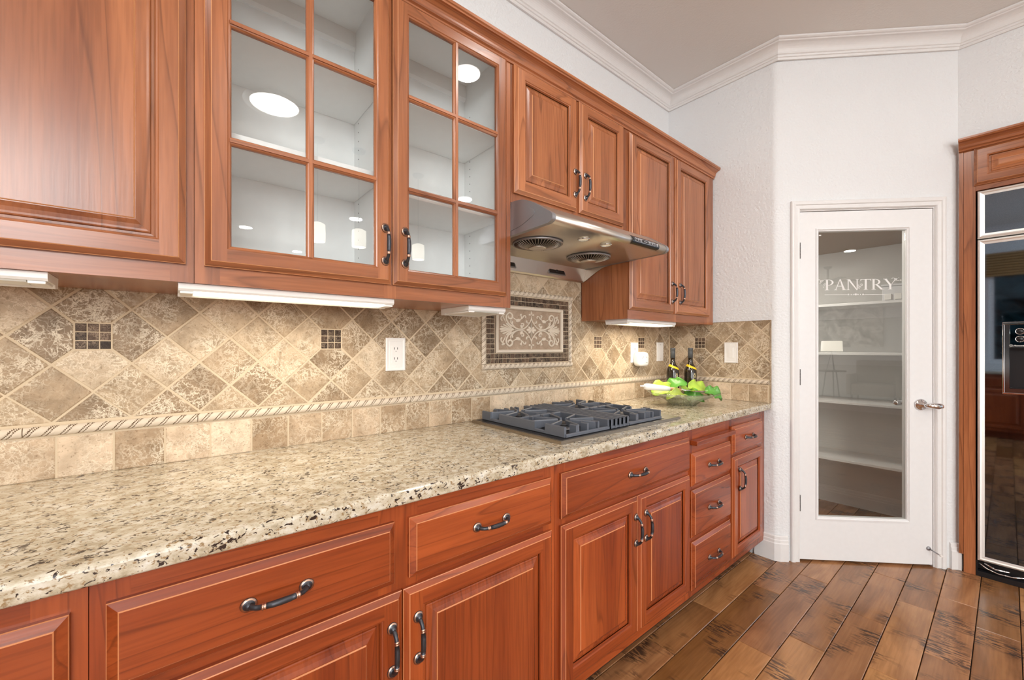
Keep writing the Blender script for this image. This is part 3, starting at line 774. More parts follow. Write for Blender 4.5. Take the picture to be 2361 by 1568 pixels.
def panel_door(parent, T, w, h, mv, mh, name='door', pull=None, facing='x'):
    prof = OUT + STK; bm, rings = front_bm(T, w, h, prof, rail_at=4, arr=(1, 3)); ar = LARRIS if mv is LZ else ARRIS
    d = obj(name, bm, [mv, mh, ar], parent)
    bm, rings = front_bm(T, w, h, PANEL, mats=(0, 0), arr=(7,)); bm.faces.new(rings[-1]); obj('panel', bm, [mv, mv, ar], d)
    if pull: put_handle(d, T(pull[0], .020, pull[1]), pull[2] if len(pull) > 2 else False, facing)
    return d
def slab_drawer(parent, T, w, h, mh, pull=True, name='drawer', facing='x'):
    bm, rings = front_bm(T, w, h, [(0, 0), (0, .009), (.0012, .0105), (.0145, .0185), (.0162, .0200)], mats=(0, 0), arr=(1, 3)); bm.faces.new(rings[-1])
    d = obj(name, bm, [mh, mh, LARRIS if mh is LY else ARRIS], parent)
    if pull: put_handle(d, T(w/2, .020, h/2), True, facing)
    return d
def glass_door(parent, T, w, h, zs, pull):
    gl = .053
    prof = OUT + [(.044, .020), (.046, .018), (.050, .0165), (.053, .012), (.053, .004), (.05, 0)]
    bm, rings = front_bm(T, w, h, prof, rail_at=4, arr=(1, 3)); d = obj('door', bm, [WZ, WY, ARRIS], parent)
    # muntins: one upright, two level
    cx = w/2; hw = .010
    def bar(u0, u1, v0, v1, vert):
        bm = bm_new()
        pr = [(-hw, .004), (-hw, .012), (-hw+.003, .0155), (-hw+.006, .0165), (-.0045, .0195), (.0045, .0195), (hw-.006, .0165), (hw-.003, .0155), (hw, .012), (hw, .004)]
        A, B = [], []
        for s, o in pr:
            if vert: A.append(bm.verts.new(T(u0+s, o, v0))); B.append(bm.verts.new(T(u0+s, o, v1)))
            else: A.append(bm.verts.new(T(u0, o-.0003, v0+s))); B.append(bm.verts.new(T(u1, o-.0003, v0+s)))
        n = len(pr)
        for i in range(n): bm.faces.new((A[i], A[(i+1) % n], B[(i+1) % n], B[i]))
        bm.faces.new(A); bm.faces.new(B[::-1]); return bm
    obj('muntin', bar(cx, cx, gl-.004, h-gl+.004, True), WZ, d)
    for z in zs: obj('muntin', bar(gl-.004, w-gl+.004, z, z, False), WY, d)
    lv = [gl]+list(zs)+[h-gl]
    for a0, a1 in zip(lv[:-1], lv[1:]):
        for u0, u1 in ((gl-.002, cx-.004), (cx+.004, w-gl+.002)):
            bm = bm_new(); add_box(bm, 0, 1, 0, 1, 0, 1)
            e0, e1 = a0+(0.004 if a0 != gl else -.002), a1-(.004 if a1 != h-gl else -.002)
            for v in bm.verts: v.co = T(u0+(u1-u0)*v.co.x, .0045+.003*v.co.y, e0+(e1-e0)*v.co.z)
            obj('glass_pane', bm, GLASS, d)
    put_handle(d, T(pull[0], .020, pull[1])); return d

# ================================================================== UPPER CABINETS
UF = .317     # face-frame plane
def face(parent, xf, y0, y1, z0, z1, openings, mv, mh, t=.019):
    """face frame with rectangular openings [(a0,a1,b0,b1)], stiles upright / rails level"""
    bm = bm_new()
    ys = sorted({y0, y1, *[v for o in openings for v in o[:2]]}); zs = sorted({z0, z1, *[v for o in openings for v in o[2:]]})
    for i in range(len(ys)-1):
        j = 0
        while j < len(zs)-1:
            cy, cz = (ys[i]+ys[i+1])/2, (zs[j]+zs[j+1])/2
            if any(o[0] < cy < o[1] and o[2] < cz < o[3] for o in openings): j += 1; continue
            over = any(o[0] < cy < o[1] for o in openings)
            j2 = j+1
            while j2 < len(zs)-1 and not any(o[0] < cy < o[1] and o[2] < (zs[j2]+zs[j2+1])/2 < o[3] for o in openings): j2 += 1
            add_box(bm, xf-t, xf, ys[i], ys[i+1], zs[j], zs[j2], 1 if over else 0); j = j2
    bmesh.ops.remove_doubles(bm, verts=bm.verts[:], dist=1e-5)
    return obj('face_frame', bm, [mv, mh], parent)
def carcass(parent, y0, y1, z0, z1, mo, mi_=None, x1=UF-.019, x0=.001, t=.016):
    bm = bm_new()
    add_box(bm, x0, x1, y0, y0+t, z0, z1); add_box(bm, x0, x1, y1-t, y1, z0, z1)
    add_box(bm, x0, x1, y0+t, y1-t, z0, z0+t); add_box(bm, x0, x1, y0+t, y1-t, z1-t, z1); add_box(bm, x0, x0+.006, y0+t, y1-t, z0+t, z1-t)
    return obj('carcass', bm, mo, parent)
UT, UB = 2.400, 1.397
def upper(name, y0, y1, z0, label):
    return thing(name, (.16, (y0+y1)/2, z0), label, 'cabinet')
# 1. left cabinet, one solid door in view
ua = upper('wall_cabinet', -.78, .044, UB, 'cherry wall cabinet at the far left with one large raised-panel door')
carcass(ua, -.78, .0435, UB, UT-.06, WZ, x0=.0148)
face(ua, UF, -.78, .0435, UB, UT-.06, [(-.73, 0.0, UB+.06, 2.31)], WZ, WY)
panel_door(ua, TX(UF, -.725, 1.438), .753, .900, WZ, WY)
# 2. glass cabinet
ub = upper('wall_cabinet', .044, 1.011, UB, 'cherry wall cabinet with two six-pane glass doors and white shelves inside')
t = .016
gy0, gy1 = .0445, 1.0105
bm = bm_new()
add_box(bm, .0148, UF-.019, gy0, gy0+.003, UB, 2.400, 0); add_box(bm, .0148, UF-.019, gy1-.003, gy1, UB, 2.400, 0)
add_box(bm, .0148, UF-.019, gy0+.003, gy0+t, UB+.012, 2.400, 1); add_box(bm, .0148, UF-.019, gy1-t, gy1-.003, UB+.012, 2.400, 1)
add_box(bm, .0148, UF-.019, gy0+.003, gy1-.003, UB, UB+.012, 0); add_box(bm, .0148, UF-.019, gy0+t, gy1-t, UB+.030, UB+.046, 1)
add_box(bm, .0148, UF-.019, gy0+t, gy1-t, 2.384, 2.400, 1); add_box(bm, .0148, .0190, gy0+t, gy1-t, UB+.046, 2.384, 1)
add_box(bm, .0190, UF-.019, .5180, .5340, UB+.046, 2.384, 1)
obj('carcass', bm, [WZ, CABW], ub)
face(ub, UF, gy0, gy1, UB, UT-.06, [(.094, .507, UB+.075, 2.31), (.545, .962, UB+.075, 2.31)], WZ, WY)
glass_door(ub, TX(UF, .063, 1.439), .462, .900, (.3105, .5990), (.440, .118))
glass_door(ub, TX(UF, .531, 1.439), .453, .900, (.3050, .5990), (.036, .118))
for (a0, a1, zz_) in ((gy0+t+.001, .5175, (1.773, 2.056)), (.5345, gy1-t-.001, (1.737, 2.050))):
    for z in zz_:
        bm = bm_new(); add_bbox(bm, .0195, .285, a0, a1, z, z+.018, .0012); obj('shelf', bm, CABW, ub)
    bm = bm_new(); add_prism(bm, [(.0192, 2.3835), (.0192, 2.318), (.028, 2.318), (.034, 2.330), (.034, 2.3835)], 'y', a0, a1); obj('nailing_rail', bm, CABW, ub)
bm = bm_new()
for yw, s in ((.5180, -1), (.5340, 1), (gy1-t, -1)):
    for x_ in (.062, .250):
        z = 1.50
        while z < 2.26:
            add_lathe(bm, [(0, yw-.0004 if s < 0 else yw+.0004), (.0023, yw-.0004 if s < 0 else yw+.0004), (.0023, yw)], (x_, 0, z), n=8, axis='y'); z += .032
o = obj('pin_hole', bm, SLOT, ub); o['kind'] = 'stuff'
for yw in (.5175, gy1-t-.0008):
    for z in (1.535, 2.235):
        bm = bm_new(); add_bbox(bm, .262, .297, yw-.014, yw, z-.010, z+.010, .002); add_lathe(bm, [(0, yw-.018), (.005, yw-.018), (.005, yw-.014)], (.285, 0, z), n=10, axis='y'); obj('hinge', bm, CHROME, ub)
# 3. hood cabinet
uc = upper('wall_cabinet', 1.0115, 1.776, 1.802, 'short cherry wall cabinet with two raised-panel doors directly above the range hood')
carcass(uc, 1.012, 1.7755, 1.8065, UT-.06, WZ)
face(uc, UF, 1.012, 1.7755, 1.8065, UT-.06, [(1.05, 1.36, 1.86, 2.31), (1.42, 1.74, 1.86, 2.31)], WZ, WY)
panel_door(uc, TX(UF, 1.022, 1.843), .358, .495, WZ, WY, pull=(.340, .119))
panel_door(uc, TX(UF, 1.399, 1.843), .327, .495, WZ, WY, pull=(.030, .119))
# 4. right cabinet
ud = upper('wall_cabinet', 1.776, 2.715, UB-.008, 'tall cherry wall cabinet with two narrow doors in the far corner, right of the hood')
carcass(ud, 1.776, 2.716, 1.391, UT-.06, WZ, x0=.0148)
face(ud, UF, 1.776, 2.716, 1.391, UT-.06, [(1.81, 2.19, 1.46, 2.31), (2.25, 2.60, 1.46, 2.31)], WZ, WY)
panel_door(ud, TX(UF, 1.766+.012, 1.437), .425, .892, WZ, WY, pull=(.398, .115))
panel_door(ud, TX(UF, 2.222, 1.437), .417, .892, WZ, WY, pull=(.040, .115))
# cornice
bm = bm_new()
cp = [(0, 2.3405), (.016, 2.3405), (.018, 2.347), (.016, 2.350), (.022, 2.354), (.024, 2.361)]
for k in range(1, 7):
    t_ = k/6*PI/2; cp.append((.024+.026*(1-math.cos(t_)), 2.361+.024*math.sin(t_)))
cp += [(.052, 2.389), (.056, 2.392), (.056, 2.402), (0, 2.402)]
A = [(UF-.0115+o, z) for o, z in cp]
add_prism(bm, A, 'y', -.78, 2.7275); o = obj('cornice', bm, WY); tag(o, 'cherry crown cornice running along the tops of the wall cabinets', 'cornice')

# under-cabinet lights
def ucl(y0, y1, x0, x1, lit, label, z=UB):
    o = thing('under_cabinet_light', ((x0+x1)/2, (y0+y1)/2, z-.026), label, 'light fixture')
    bm = bm_new(); add_prism(bm, [(x0, z-.0005), (x0+.004, z-.024), (x0+.03, z-.0255), (x0+.034, z-.018), (x1-.004, z-.018), (x1, z-.013), (x1, z-.0005)], 'y', y0, y1); obj('housing', bm, PLAST, o)
    bm = bm_new(); add_prism(bm, [(x0+.036, z-.0182), (x0+.037, z-.0225), (x0+.060, z-.0245), (x1-.010, z-.0215), (x1-.006, z-.0182)], 'y', y0+.03, y1-.03); obj('diffuser', bm, TUBE if lit else TUBEOFF, o)
    for ya in (y0+.003, y1-.028):
        bm = bm_new(); add_bbox(bm, x0+.036, x1-.004, ya, ya+.025, z-.0245, z-.0183, .0015); obj('end_cap', bm, PLAST, o)
    bm = bm_new()
    for k in range(3):
        yy = y0+(y1-y0)*(.2+.3*k); add_lathe(bm, [(0, z-.0262), (.003, z-.0262), (.0035, z-.0252)], (x0+.017, yy, 0), n=10)
    obj('screw', bm, CHROME, o); return o
ucl(-.62, -.190, .20, .305, False, 'switched-off white under-cabinet light at the far left')
ucl(.015, .545, .20, .305, True, 'lit under-cabinet light below the glass-door cabinet')
ucl(.83, 1.000, .10, .300, False, 'cream housing under the right end of the glass-door cabinet', UB)
ucl(1.80, 2.28, .16, .300, True, 'lit under-cabinet light below the tall corner cabinet', 1.391)
area('under_cabinet_glow', (.25, .28, 1.368), (0, 0, 0), .06, .46, 1.7, (1, .90, .74))
area('under_cabinet_glow', (.23, 2.10, 1.360), (0, 0, 0), .07, .45, 2.9, (1, .88, .70))
area('under_cabinet_glow', (.20, -.55, 1.368), (0, 0, 0), .04, .20, 1.0, (1, .84, .60))

# ================================================================== BASE CABINETS
BF, BT = .6135, .8785
def base(y0, y1, label):
    o = thing('base_cabinet', (.3, (y0+y1)/2, 0), label, 'cabinet')
    bm = bm_new(); e_ = .0005
    add_box(bm, .001, BF-.019, y0+e_, y0+.018, .1005, BT); add_box(bm, .001, BF-.019, y1-.018, y1-e_, .1005, BT)
    add_box(bm, .001, BF-.019, y0+.018, y1-.018, .1005, .118); add_box(bm, .001, .008, y0+.018, y1-.018, .118, BT)
    obj('carcass', bm, LZ, o)
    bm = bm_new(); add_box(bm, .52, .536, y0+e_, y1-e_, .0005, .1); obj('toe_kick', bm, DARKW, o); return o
def bface(o, y0, y1, ops): face(o, BF, y0+.0005, y1-.0005, .100, BT, ops, LZ, LY)
ZD0, ZD1 = .1425, .668       # doors
b0 = base(-.78, -.099, 'cherry base cabinet cut off at the bottom left corner of the picture')
bface(b0, -.78, -.099, [(-.73, -.16, .18, .64), (-.73, -.16, .71, .81)])
slab_drawer(b0, TX(BF, -.76, .690), .641, .1445, LY)
panel_door(b0, TX(BF, -.76, ZD0), .641, ZD1-ZD0, LZ, LY, pull=(.61, .40))
b1 = base(-.099, .948, 'wide cherry base cabinet with two drawers over two doors, nearest the camera')
bface(b1, -.099, .948, [(-.05, .37, .18, .64), (-.05, .37, .71, .81), (.47, .90, .18, .64), (.47, .90, .71, .81)])
slab_drawer(b1, TX(BF, -.079, .690), .485, .1445, LY)
slab_drawer(b1, TX(BF, .443, .690), .483, .1445, LY)
panel_door(b1, TX(BF, -.079, ZD0), .503, ZD1-ZD0, LZ, LY, pull=(.475, .402))
panel_door(b1, TX(BF, .4275, ZD0), .500, ZD1-ZD0, LZ, LY, pull=(.034, .402))
b2 = base(.948, 1.815, 'cherry base cabinet under the cooktop with one false drawer front over two doors')
bface(b2, .948, 1.815, [(1.0, 1.76, .18, .64), (1.0, 1.76, .71, .81)])
slab_drawer(b2, TX(BF, .971, .690), .832, .1475, LY)
panel_door(b2, TX(BF, .969, ZD0), .424, ZD1-ZD0, LZ, LY, pull=(.404, .402))
panel_door(b2, TX(BF, 1.3965, ZD0), .4065, ZD1-ZD0, LZ, LY, pull=(.045, .402))
b3 = base(1.815, 2.2435, 'cherry base cabinet with a stack of three drawers below a pull-out board')
bface(b3, 1.815, 2.2435, [(1.85, 2.20, .16, .33), (1.85, 2.20, .40, .57), (1.85, 2.20, .63, .74)])
slab_drawer(b3, TX(BF, 1.827, .610), .404, .150, LY)
slab_drawer(b3, TX(BF, 1.827, .375), .404, .216, LY)
slab_drawer(b3, TX(BF, 1.827, .1345), .404, .220, LY)
bm = bm_new(); add_bbox(bm, BF+.0005, .650, 1.826, 2.240, .7985, .8205, .003); obj('pull_out_board', bm, LY, b3)
b4 = base(2.2435, 2.7285, 'narrow cherry base cabinet in the corner with one drawer over one door')
bface(b4, 2.2435, 2.7285, [(2.30, 2.62, .18, .64), (2.30, 2.62, .71, .81)])
slab_drawer(b4, TX(BF, 2.256, .684), .400, .1465, LY)
panel_door(b4, TX(BF, 2.256, ZD0), .400, ZD1-ZD0, LZ, LY, pull=(.077, .402))

# countertop
bm = bm_new(); z0, z1, xe, r = .8792, .9148, .651, .010
p = [(.001, z0), (xe-.006, z0)]
for k in range(5): t_ = k/4*PI/2; p.append((xe-.006+.006*math.sin(t_), z0+.006-.006*math.cos(t_)))
for k in range(6): t_ = k/5*PI/2; p.append((xe-r+r*math.cos(t_), z1-r+r*math.sin(t_)))
p += [(.001, z1)]
add_prism(bm, p, 'y', -.78, 2.7285)
for f in bm.faces: f.smooth = False
tag(obj('countertop', bm, GRAN), 'long cream and brown speckled granite countertop on the cherry base cabinets', 'countertop')

# ================================================================== RANGE HOOD
hd = thing('range_hood', (.27, 1.394, 1.60), 'stainless under-cabinet range hood with two round fan grilles and a front control panel', 'range hood')
def arc(pts, k=4): return [(v.x, v.y) for v in catmull([(p_[0], p_[1], 0) for p_ in pts], k)]
topc = arc([(.30, 1.8045), (.376, 1.798), (.440, 1.772), (.513, 1.726), (.533, 1.713), (.541, 1.700), (.537, 1.687), (.520, 1.6795)])
shell = [(.0160, 1.6745), (.0160, 1.8045)] + topc + [(.21, 1.6745)]
bm = bm_new(); add_prism(bm, shell, 'y', 1.030, 1.756)
for f in bm.faces:
    if abs(f.normal.y) < .5 and f.calc_center_median().x > .31: f.smooth = True
obj('canopy', bm, STEEL, hd)
capp = [(.0150, 1.6735), (.0150, 1.8058)] + [(x_+(.001 if x_ > .31 else 0), z_+(.001 if z_ > 1.70 else -.0005)) for x_, z_ in topc] + [(.21, 1.6735)]
for y0_, y1_ in ((1.0125, 1.0305), (1.7555, 1.7735)):
    bm = bm_new(); add_prism(bm, capp, 'y', y0_, y1_); c_ = obj('end_cap', bm, STEELD, hd)
    if y0_ < 1.5:
        bm = bm_new(); q_ = arc([(.06, 1.70), (.30, 1.775), (.345, 1.782), (.40, 1.770), (.445, 1.745), (.45, 1.730), (.43, 1.718), (.33, 1.695), (.06, 1.69)])
        add_prism(bm, q_, 'y', 1.0105, 1.0126); obj('recessed_panel', bm, STEELD, c_)
# back box under the canopy and curved side fins
bm = bm_new(); add_prism(bm, [(.016, 1.6743), (.016, 1.6055), (.028, 1.6055), (.034, 1.612), (.055, 1.6743)], 'y', 1.0125, 1.7735); obj('back_box', bm, STEEL, hd)
fin = [(.016, 1.6743), (.016, 1.6055)] + arc([(.03, 1.606), (.06, 1.619), (.11, 1.645), (.165, 1.667), (.215, 1.6743)])
for y0_ in (1.0125, 1.7705):
    bm = bm_new(); add_prism(bm, fin, 'y', y0_, y0_+.003); obj('side_fin', bm, STEEL, hd)
for yc in (1.205, 1.5475):
    bm = bm_new()
    M_ = Matrix.Translation((.0385, yc, 1.641)) @ Matrix.Rotation(-.325, 4, 'Y')
    t2 = bmesh.new(); add_box(t2, .0, .006, -.062, .062, -.021, .021); merge(bm, t2, M_); obj('oil_cup_frame', bm, STEELD, hd)
    bm = bm_new(); t2 = bmesh.new(); add_bbox(t2, .0045, .009, -.055, .055, -.016, .016, .001); add_lathe(t2, [(0, .010), (.006, .012), (.009, .009)], (0, 0, -.002), n=12, axis='x'); merge(bm, t2, M_); obj('oil_cup', bm, BLACK, hd)
for (fx, fy) in ((.305, 1.165), (.268, 1.532)):
    bm = bm_new(); add_lathe(bm, [(.098, 1.6742), (.104, 1.6742), (.104, 1.668), (.100, 1.6655), (.097, 1.668), (.097, 1.6742)], (fx, fy, 0), n=40); g_ = obj('fan_grille', bm, STEELD, hd)
    bm = bm_new(); add_lathe(bm, [(0, 1.6738), (.097, 1.6738), (.097, 1.6730), (0, 1.6730)], (fx, fy, 0), n=32); obj('fan_opening', bm, SLOT, g_)
    bm = bm_new()
    for k in range(44):
        a_ = 2*PI*k/44; c_, s_ = math.cos(a_), math.sin(a_)
        add_tube(bm, [(fx+.036*c_, fy+.036*s_, 1.654), (fx+.07*c_, fy+.07*s_, 1.658), (fx+.099*c_, fy+.099*s_, 1.668)], .0011, n=4)
    w_ = obj('grille_wire', bm, STEEL, g_); w_['kind'] = 'stuff'
    bm = bm_new(); add_lathe(bm, [(0, 1.650), (.034, 1.650), (.037, 1.652), (.037, 1.656), (0, 1.656)], (fx, fy, 0), n=28); obj('hub', bm, STEEL, g_)
for (fx, fy) in ((.468, 1.262), (.468, 1.405)):
    bm = bm_new(); add_lathe(bm, [(.020, 1.6745), (.025, 1.6745), (.025, 1.671), (.020, 1.670)], (fx, fy, 0), n=24); l_ = obj('lamp_ring', bm, CHROME, hd)
    bm = bm_new(); add_lathe(bm, [(0, 1.6715), (.0205, 1.6725), (.0205, 1.6745), (0, 1.6745)], (fx, fy, 0), n=20); obj('lamp_lens', bm, simple('hood_lens', (.9,.86,.76), .15, emit=(1,.85,.6), estr=.35), l_)
# control panel on the nose
bm = bm_new(); nose = [(.520, 1.722), (.536, 1.7125), (.5435, 1.700), (.540, 1.6855), (.520, 1.681)]
add_prism(bm, arc(nose, 3), 'y', 1.488, 1.690); cpn = obj('control_panel', bm, BLACK, hd)
bm = bm_new()
for a0, a1, b0_, b1_ in ((1.502, 1.652, .0042, .0046), ):
    pass
def mark(y0_, y1_, z0_, z1_, X=.5440): add_box(bm, X-.002, X, y0_, y1_, z0_, z1_)
mark(1.502, 1.656, 1.7065, 1.7073, .5435); mark(1.502, 1.656, 1.6925, 1.6933, .5435); mark(1.502, 1.5028, 1.6925, 1.7073, .5445); mark(1.655, 1.656, 1.6925, 1.7073, .5445)
for yb in (1.512, 1.524, 1.536, 1.548): mark(yb, yb+.005, 1.7010, 1.7050); mark(yb+.001, yb+.004, 1.6960, 1.6985, .5445)
mark(1.570, 1.592, 1.6985, 1.7010, .5445)
for yb in (1.605, 1.618, 1.631, 1.643): mark(yb, yb+.006, 1.7010, 1.7045); mark(yb+.001, yb+.005, 1.6955, 1.6985, .5445)
for k in range(3): mark(1.668+.005*k, 1.670+.005*k, 1.694, 1.706, .5440)
obj('panel_marking', bm, PLASTG, cpn)

# ================================================================== COOKTOP
ck = thing('cooktop', (.31, 1.415, .915), 'stainless gas cooktop with four burners set on the granite', 'cooktop')
bm = bm_new(); t2 = bmesh.new(); add_box(t2, .040, .578, 1.018, 1.815, .9152, .9262)
bmesh.ops.bevel(t2, geom=[e_ for e_ in t2.edges if all(v.co.z > .92 for v in e_.verts)], offset=.0025, segments=2, affect='EDGES'); merge(bm, t2); obj('pan', bm, simple('cooktop_steel', (.40,.35,.29), .32, 1.0), ck)
bm = bm_new(); add_box(bm, .052, .562, 1.036, 1.700, .9264, .9272); obj('burner_well', bm, BLACK, ck)
BUR = [(.430, 1.188), (.165, 1.188), (.430, 1.562), (.165, 1.562)]
for bx_, by_ in BUR:
    bm = bm_new(); add_lathe(bm, [(0, .9275), (.048, .9275), (.045, .936), (.034, .938), (.030, .944), (0, .944)], (bx_, by_, 0), n=24); br_ = obj('burner', bm, STEELD, ck)
    bm = bm_new(); add_lathe(bm, [(0, .9442), (.036, .9442), (.039, .947), (.036, .951), (.020, .953), (0, .953)], (bx_, by_, 0), n=24); obj('burner_cap', bm, BURN, br_)
for kx in (.100, .212, .325, .437):
    bm = bm_new(); add_lathe(bm, [(0, .9264), (.026, .9264), (.026, .930), (.021, .933), (.019, .952), (.016, .954), (0, .954)], (kx, 1.757, 0), n=20); add_box(bm, kx-.017, kx+.017, 1.754, 1.760, .953, .957); obj('knob', bm, BLACK, ck)
def bar(bm, x0, y0, x1, y1, w=.0085, zb=.9290, zt=.9655, zb2=None):
    d = Vector((x1-x0, y1-y0, 0)); L = d.length; d.normalize(); n_ = Vector((-d.y, d.x, 0))*w/2
    zb2 = zb if zb2 is None else zb2
    vv = []
    for (px, py, z_b) in ((x0, y0, zb), (x1, y1, zb2)):
        P = Vector((px, py, 0)); vv.append([bm.verts.new(P+n_*s+Vector((0,0,z))) for s, z in ((-1, z_b), (1, z_b), (1, zt-.003), (.45, zt), (-.45, zt), (-1, zt-.003))])
    for k in range(6): bm.faces.new((vv[0][k], vv[0][(k+1) % 6], vv[1][(k+1) % 6], vv[1][k]))
    bm.faces.new(vv[0][::-1]); bm.faces.new(vv[1])
def side_grate(y0, y1, outer, posts, label):
    g_ = thing('grate', (.29, (y0+y1)/2, .928), label, 'cooktop grate', None)
    X0, X1 = .060, .552
    bm = bm_new()
    ring = .012
    for (a, b, c, d, zt) in ((X0, y0, X0, y1, .940), (X1, y0, X1, y1, .940)): bar(bm, a, b, c, d, .012, .9290, zt)
    inner = y1 if outer == y0 else y0
    bar(bm, X0, inner, X1, inner, .010)
    # outer side: tall wall with two dropped notches
    segs = ((X0, .120, 1), (.120, .180, 0), (.180, .400, 1), (.400, .455, 0), (.455, X1, 1))
    for a, b, hi in segs: bar(bm, a, outer, b, outer, .010, .9290, .9655 if hi else .940)
    obj('frame', bm, IRON, g_)
    yc = (y0+y1)/2
    for bx_ in (.430, .165):
        for k in range(8):
            bm = bm_new()
            a_ = 2*PI*k/8 + PI/8; c_, s_ = math.cos(a_), math.sin(a_)
            R_ = min(.118/abs(s_) if abs(s_) > .01 else 9, .118/abs(c_) if abs(c_) > .01 else 9, .135)
            yy = by0 = yc+s_*R_
            bar(bm, bx_+c_*.026, yc+s_*.026, bx_+c_*R_, yy, .0085, .9520, .9655, .9290)
            obj('finger', bm, IRON, g_)
    for py in posts:
        for xa, xb in ((X1, .520), (X0, .085), (.275, .320)): bm = bm_new(); bar(bm, xa, py, xb, py, .009); obj('post_bar', bm, IRON, g_)
    bm = bm_new(); bar(bm, .297, y0, .297, y1, .010)
    obj('crossbar', bm, IRON, g_)
    return g_
side_grate(1.066, 1.310, 1.066, (1.127, 1.188, 1.250), 'left cast-iron grate on the cooktop, nearest the camera, over two burners')
side_grate(1.440, 1.684, 1.684, (1.500, 1.562, 1.625), 'right cast-iron grate on the cooktop, beside the black knobs')
g_ = thing('grate', (.29, 1.375, .928), 'centre grate on the cooktop made of close parallel bars', 'cooktop grate')
bm = bm_new()
for x_ in (.060, .306, .552): bar(bm, x_, 1.3175, x_, 1.4325, .012, .9290, .938)
obj('frame', bm, IRON, g_)
for py in (1.322, 1.349, 1.375, 1.401, 1.428):
    bm = bm_new(); bar(bm, .060, py, .558, py, .009, .9385); bar(bm, .552, py, .560, py, .009, .9290); obj('bar', bm, IRON, g_)

# ================================================================== BOWL, LEAVES, SERVER, BOTTLES
BC = Vector((.350, 2.270, .9150))
bm = bm_new(); n = 64
def bowl_ring(r, z, amp, ph=0): return [bm.verts.new((BC.x+r*(1+amp*math.cos(a_*n/2))*math.cos(a_*2*PI/n), BC.y+r*(1+amp*math.cos(a_*n/2))*math.sin(a_*2*PI/n), BC.z+z)) for a_ in range(n)]
def bring(r, z, flute):
    out = []
    for k in range(n*2):
        a_ = 2*PI*k/(n*2); rr_ = r*(1+flute*(1 if k % 4 < 2 else -1)*.5); out.append(bm.verts.new((BC.x+rr_*math.cos(a_), BC.y+rr_*math.sin(a_), BC.z+z+.003*flute*10*math.sin(a_*16))))
    return out
R_ = [bring(.058, .0006, 0), bring(.066, .0006, 0), bring(.070, .006, .03), bring(.095, .026, .03), bring(.135, .046, .022), bring(.176, .062, .016), bring(.194, .071, .02), bring(.193, .075, .02), bring(.172, .068, .01), bring(.130, .052, .0), bring(.090, .032, .0), bring(.060, .012, 0)]
for A_, B_ in zip(R_[:-1], R_[1:]):
    for k in range(n*2): bm.faces.new((A_[k], A_[(k+1) % (n*2)], B_[(k+1) % (n*2)], B_[k])).smooth = True
bm.faces.new(R_[0][::-1]); bm.faces.new(R_[-1])
tag(obj('glass_bowl', bm, BOWLG), 'shallow fluted clear glass bowl on the granite beside the cooktop', 'bowl')
def leaf(c, L, Wd, yaw, pitch, m, label, curl=.02, sd=0, roll=.62):
    c = c - Vector((0, 0, .020))
    rnd = random.Random(sd); bm = bm_new(); nu, nv = 14, 10; g = []
    for i in range(nu+1):
        u = i/nu; row = []
        wv = Wd*(math.sin(PI*min(1, .08+u*.92))**.6)
        for j in range(nv+1):
            v = j/nv*2-1
            ruff = (abs(v)**2)*(.009*math.sin(u*12+sd+v*2)+.004*math.sin(u*21+sd*2))
            row.append(bm.verts.new((L*(u-.5), wv*.5*v, curl*math.sin(PI*u)+.018*v*v+ruff + (-.02*u*u))))
        g.append(row)
    for i in range(nu):
        for j in range(nv): bm.faces.new((g[i][j], g[i+1][j], g[i+1][j+1], g[i][j+1])).smooth = True
    r2 = bmesh.ops.extrude_face_region(bm, geom=bm.faces[:]); bmesh.ops.translate(bm, verts=[v for v in r2['geom'] if isinstance(v, bmesh.types.BMVert)], vec=(0, 0, .0012))
    bm.transform(Matrix.Translation(c) @ Matrix.Rotation(yaw, 4, 'Z') @ Matrix.Rotation(pitch, 4, 'Y') @ Matrix.Rotation(roll, 4, 'X'))
    return tag(obj('lettuce_leaf', bm, m), label, 'leaf')
# view right at the bowl is (.6388,.7694); towards the camera (.77,-.64)
VR = Vector((.6388, .7694, 0)); VF = Vector((.7694, -.6388, 0)); yr = math.atan2(.7694, .6388)
def bp(r_, f_, z_): return BC + VR*r_ + VF*f_ + Vector((0, 0, z_))
leaf(bp(-.105, -.02, .098), .155, .12, yr+.3, -.25, LEAFA, 'pale yellow-green ruffled leaf at the left of the bowl behind the white handle', sd=1)
leaf(bp(-.022, -.02, .115), .12, .12, yr-.6, -.65, LEAFB, 'mid-green leaf standing highest, in front of the left bottle', .03, sd=2)
leaf(bp(.035, -.045, .088), .14, .12, yr+1.0, .2, LEAFA, 'light green leaf in the middle of the bowl between the bottles', .03, sd=3)
leaf(bp(.110, -.03, .094), .155, .12, yr+.2, .25, LEAFA, 'bright green ruffled leaf at the right of the bowl', .02, sd=4)
leaf(bp(.150, .045, .080), .10, .08, yr-.5, .35, LEAFB, 'green leaf tip hanging over the right rim of the bowl', .02, sd=5)
leaf(bp(-.070, .085, .070), .12, .06, yr+.1, -.1, LEAFC, 'olive green leaf lying at the front left rim under the server', .03, sd=6)
leaf(bp(.045, .035, .066), .12, .09, yr-.9, .1, LEAFB, 'dark green leaf low at the front centre of the bowl', .01, sd=7)
sv = thing('salad_server', bp(0, .06, .075), 'salad server with a white ceramic handle resting across the bowl', 'serving spoon')
H = lambda t_: bp(-.248, .06, .112).lerp(bp(.09, .055, .080), t_) + Vector((0, 0, .0))
bm = bm_new(); add_tube(bm, [H(0), H(.008), H(.018), H(.045), H(.10), H(.36), H(.44)], [.0035, .009, .0145, .0175, .0180, .0145, .0115], n=16); obj('handle', bm, CERAM, sv)
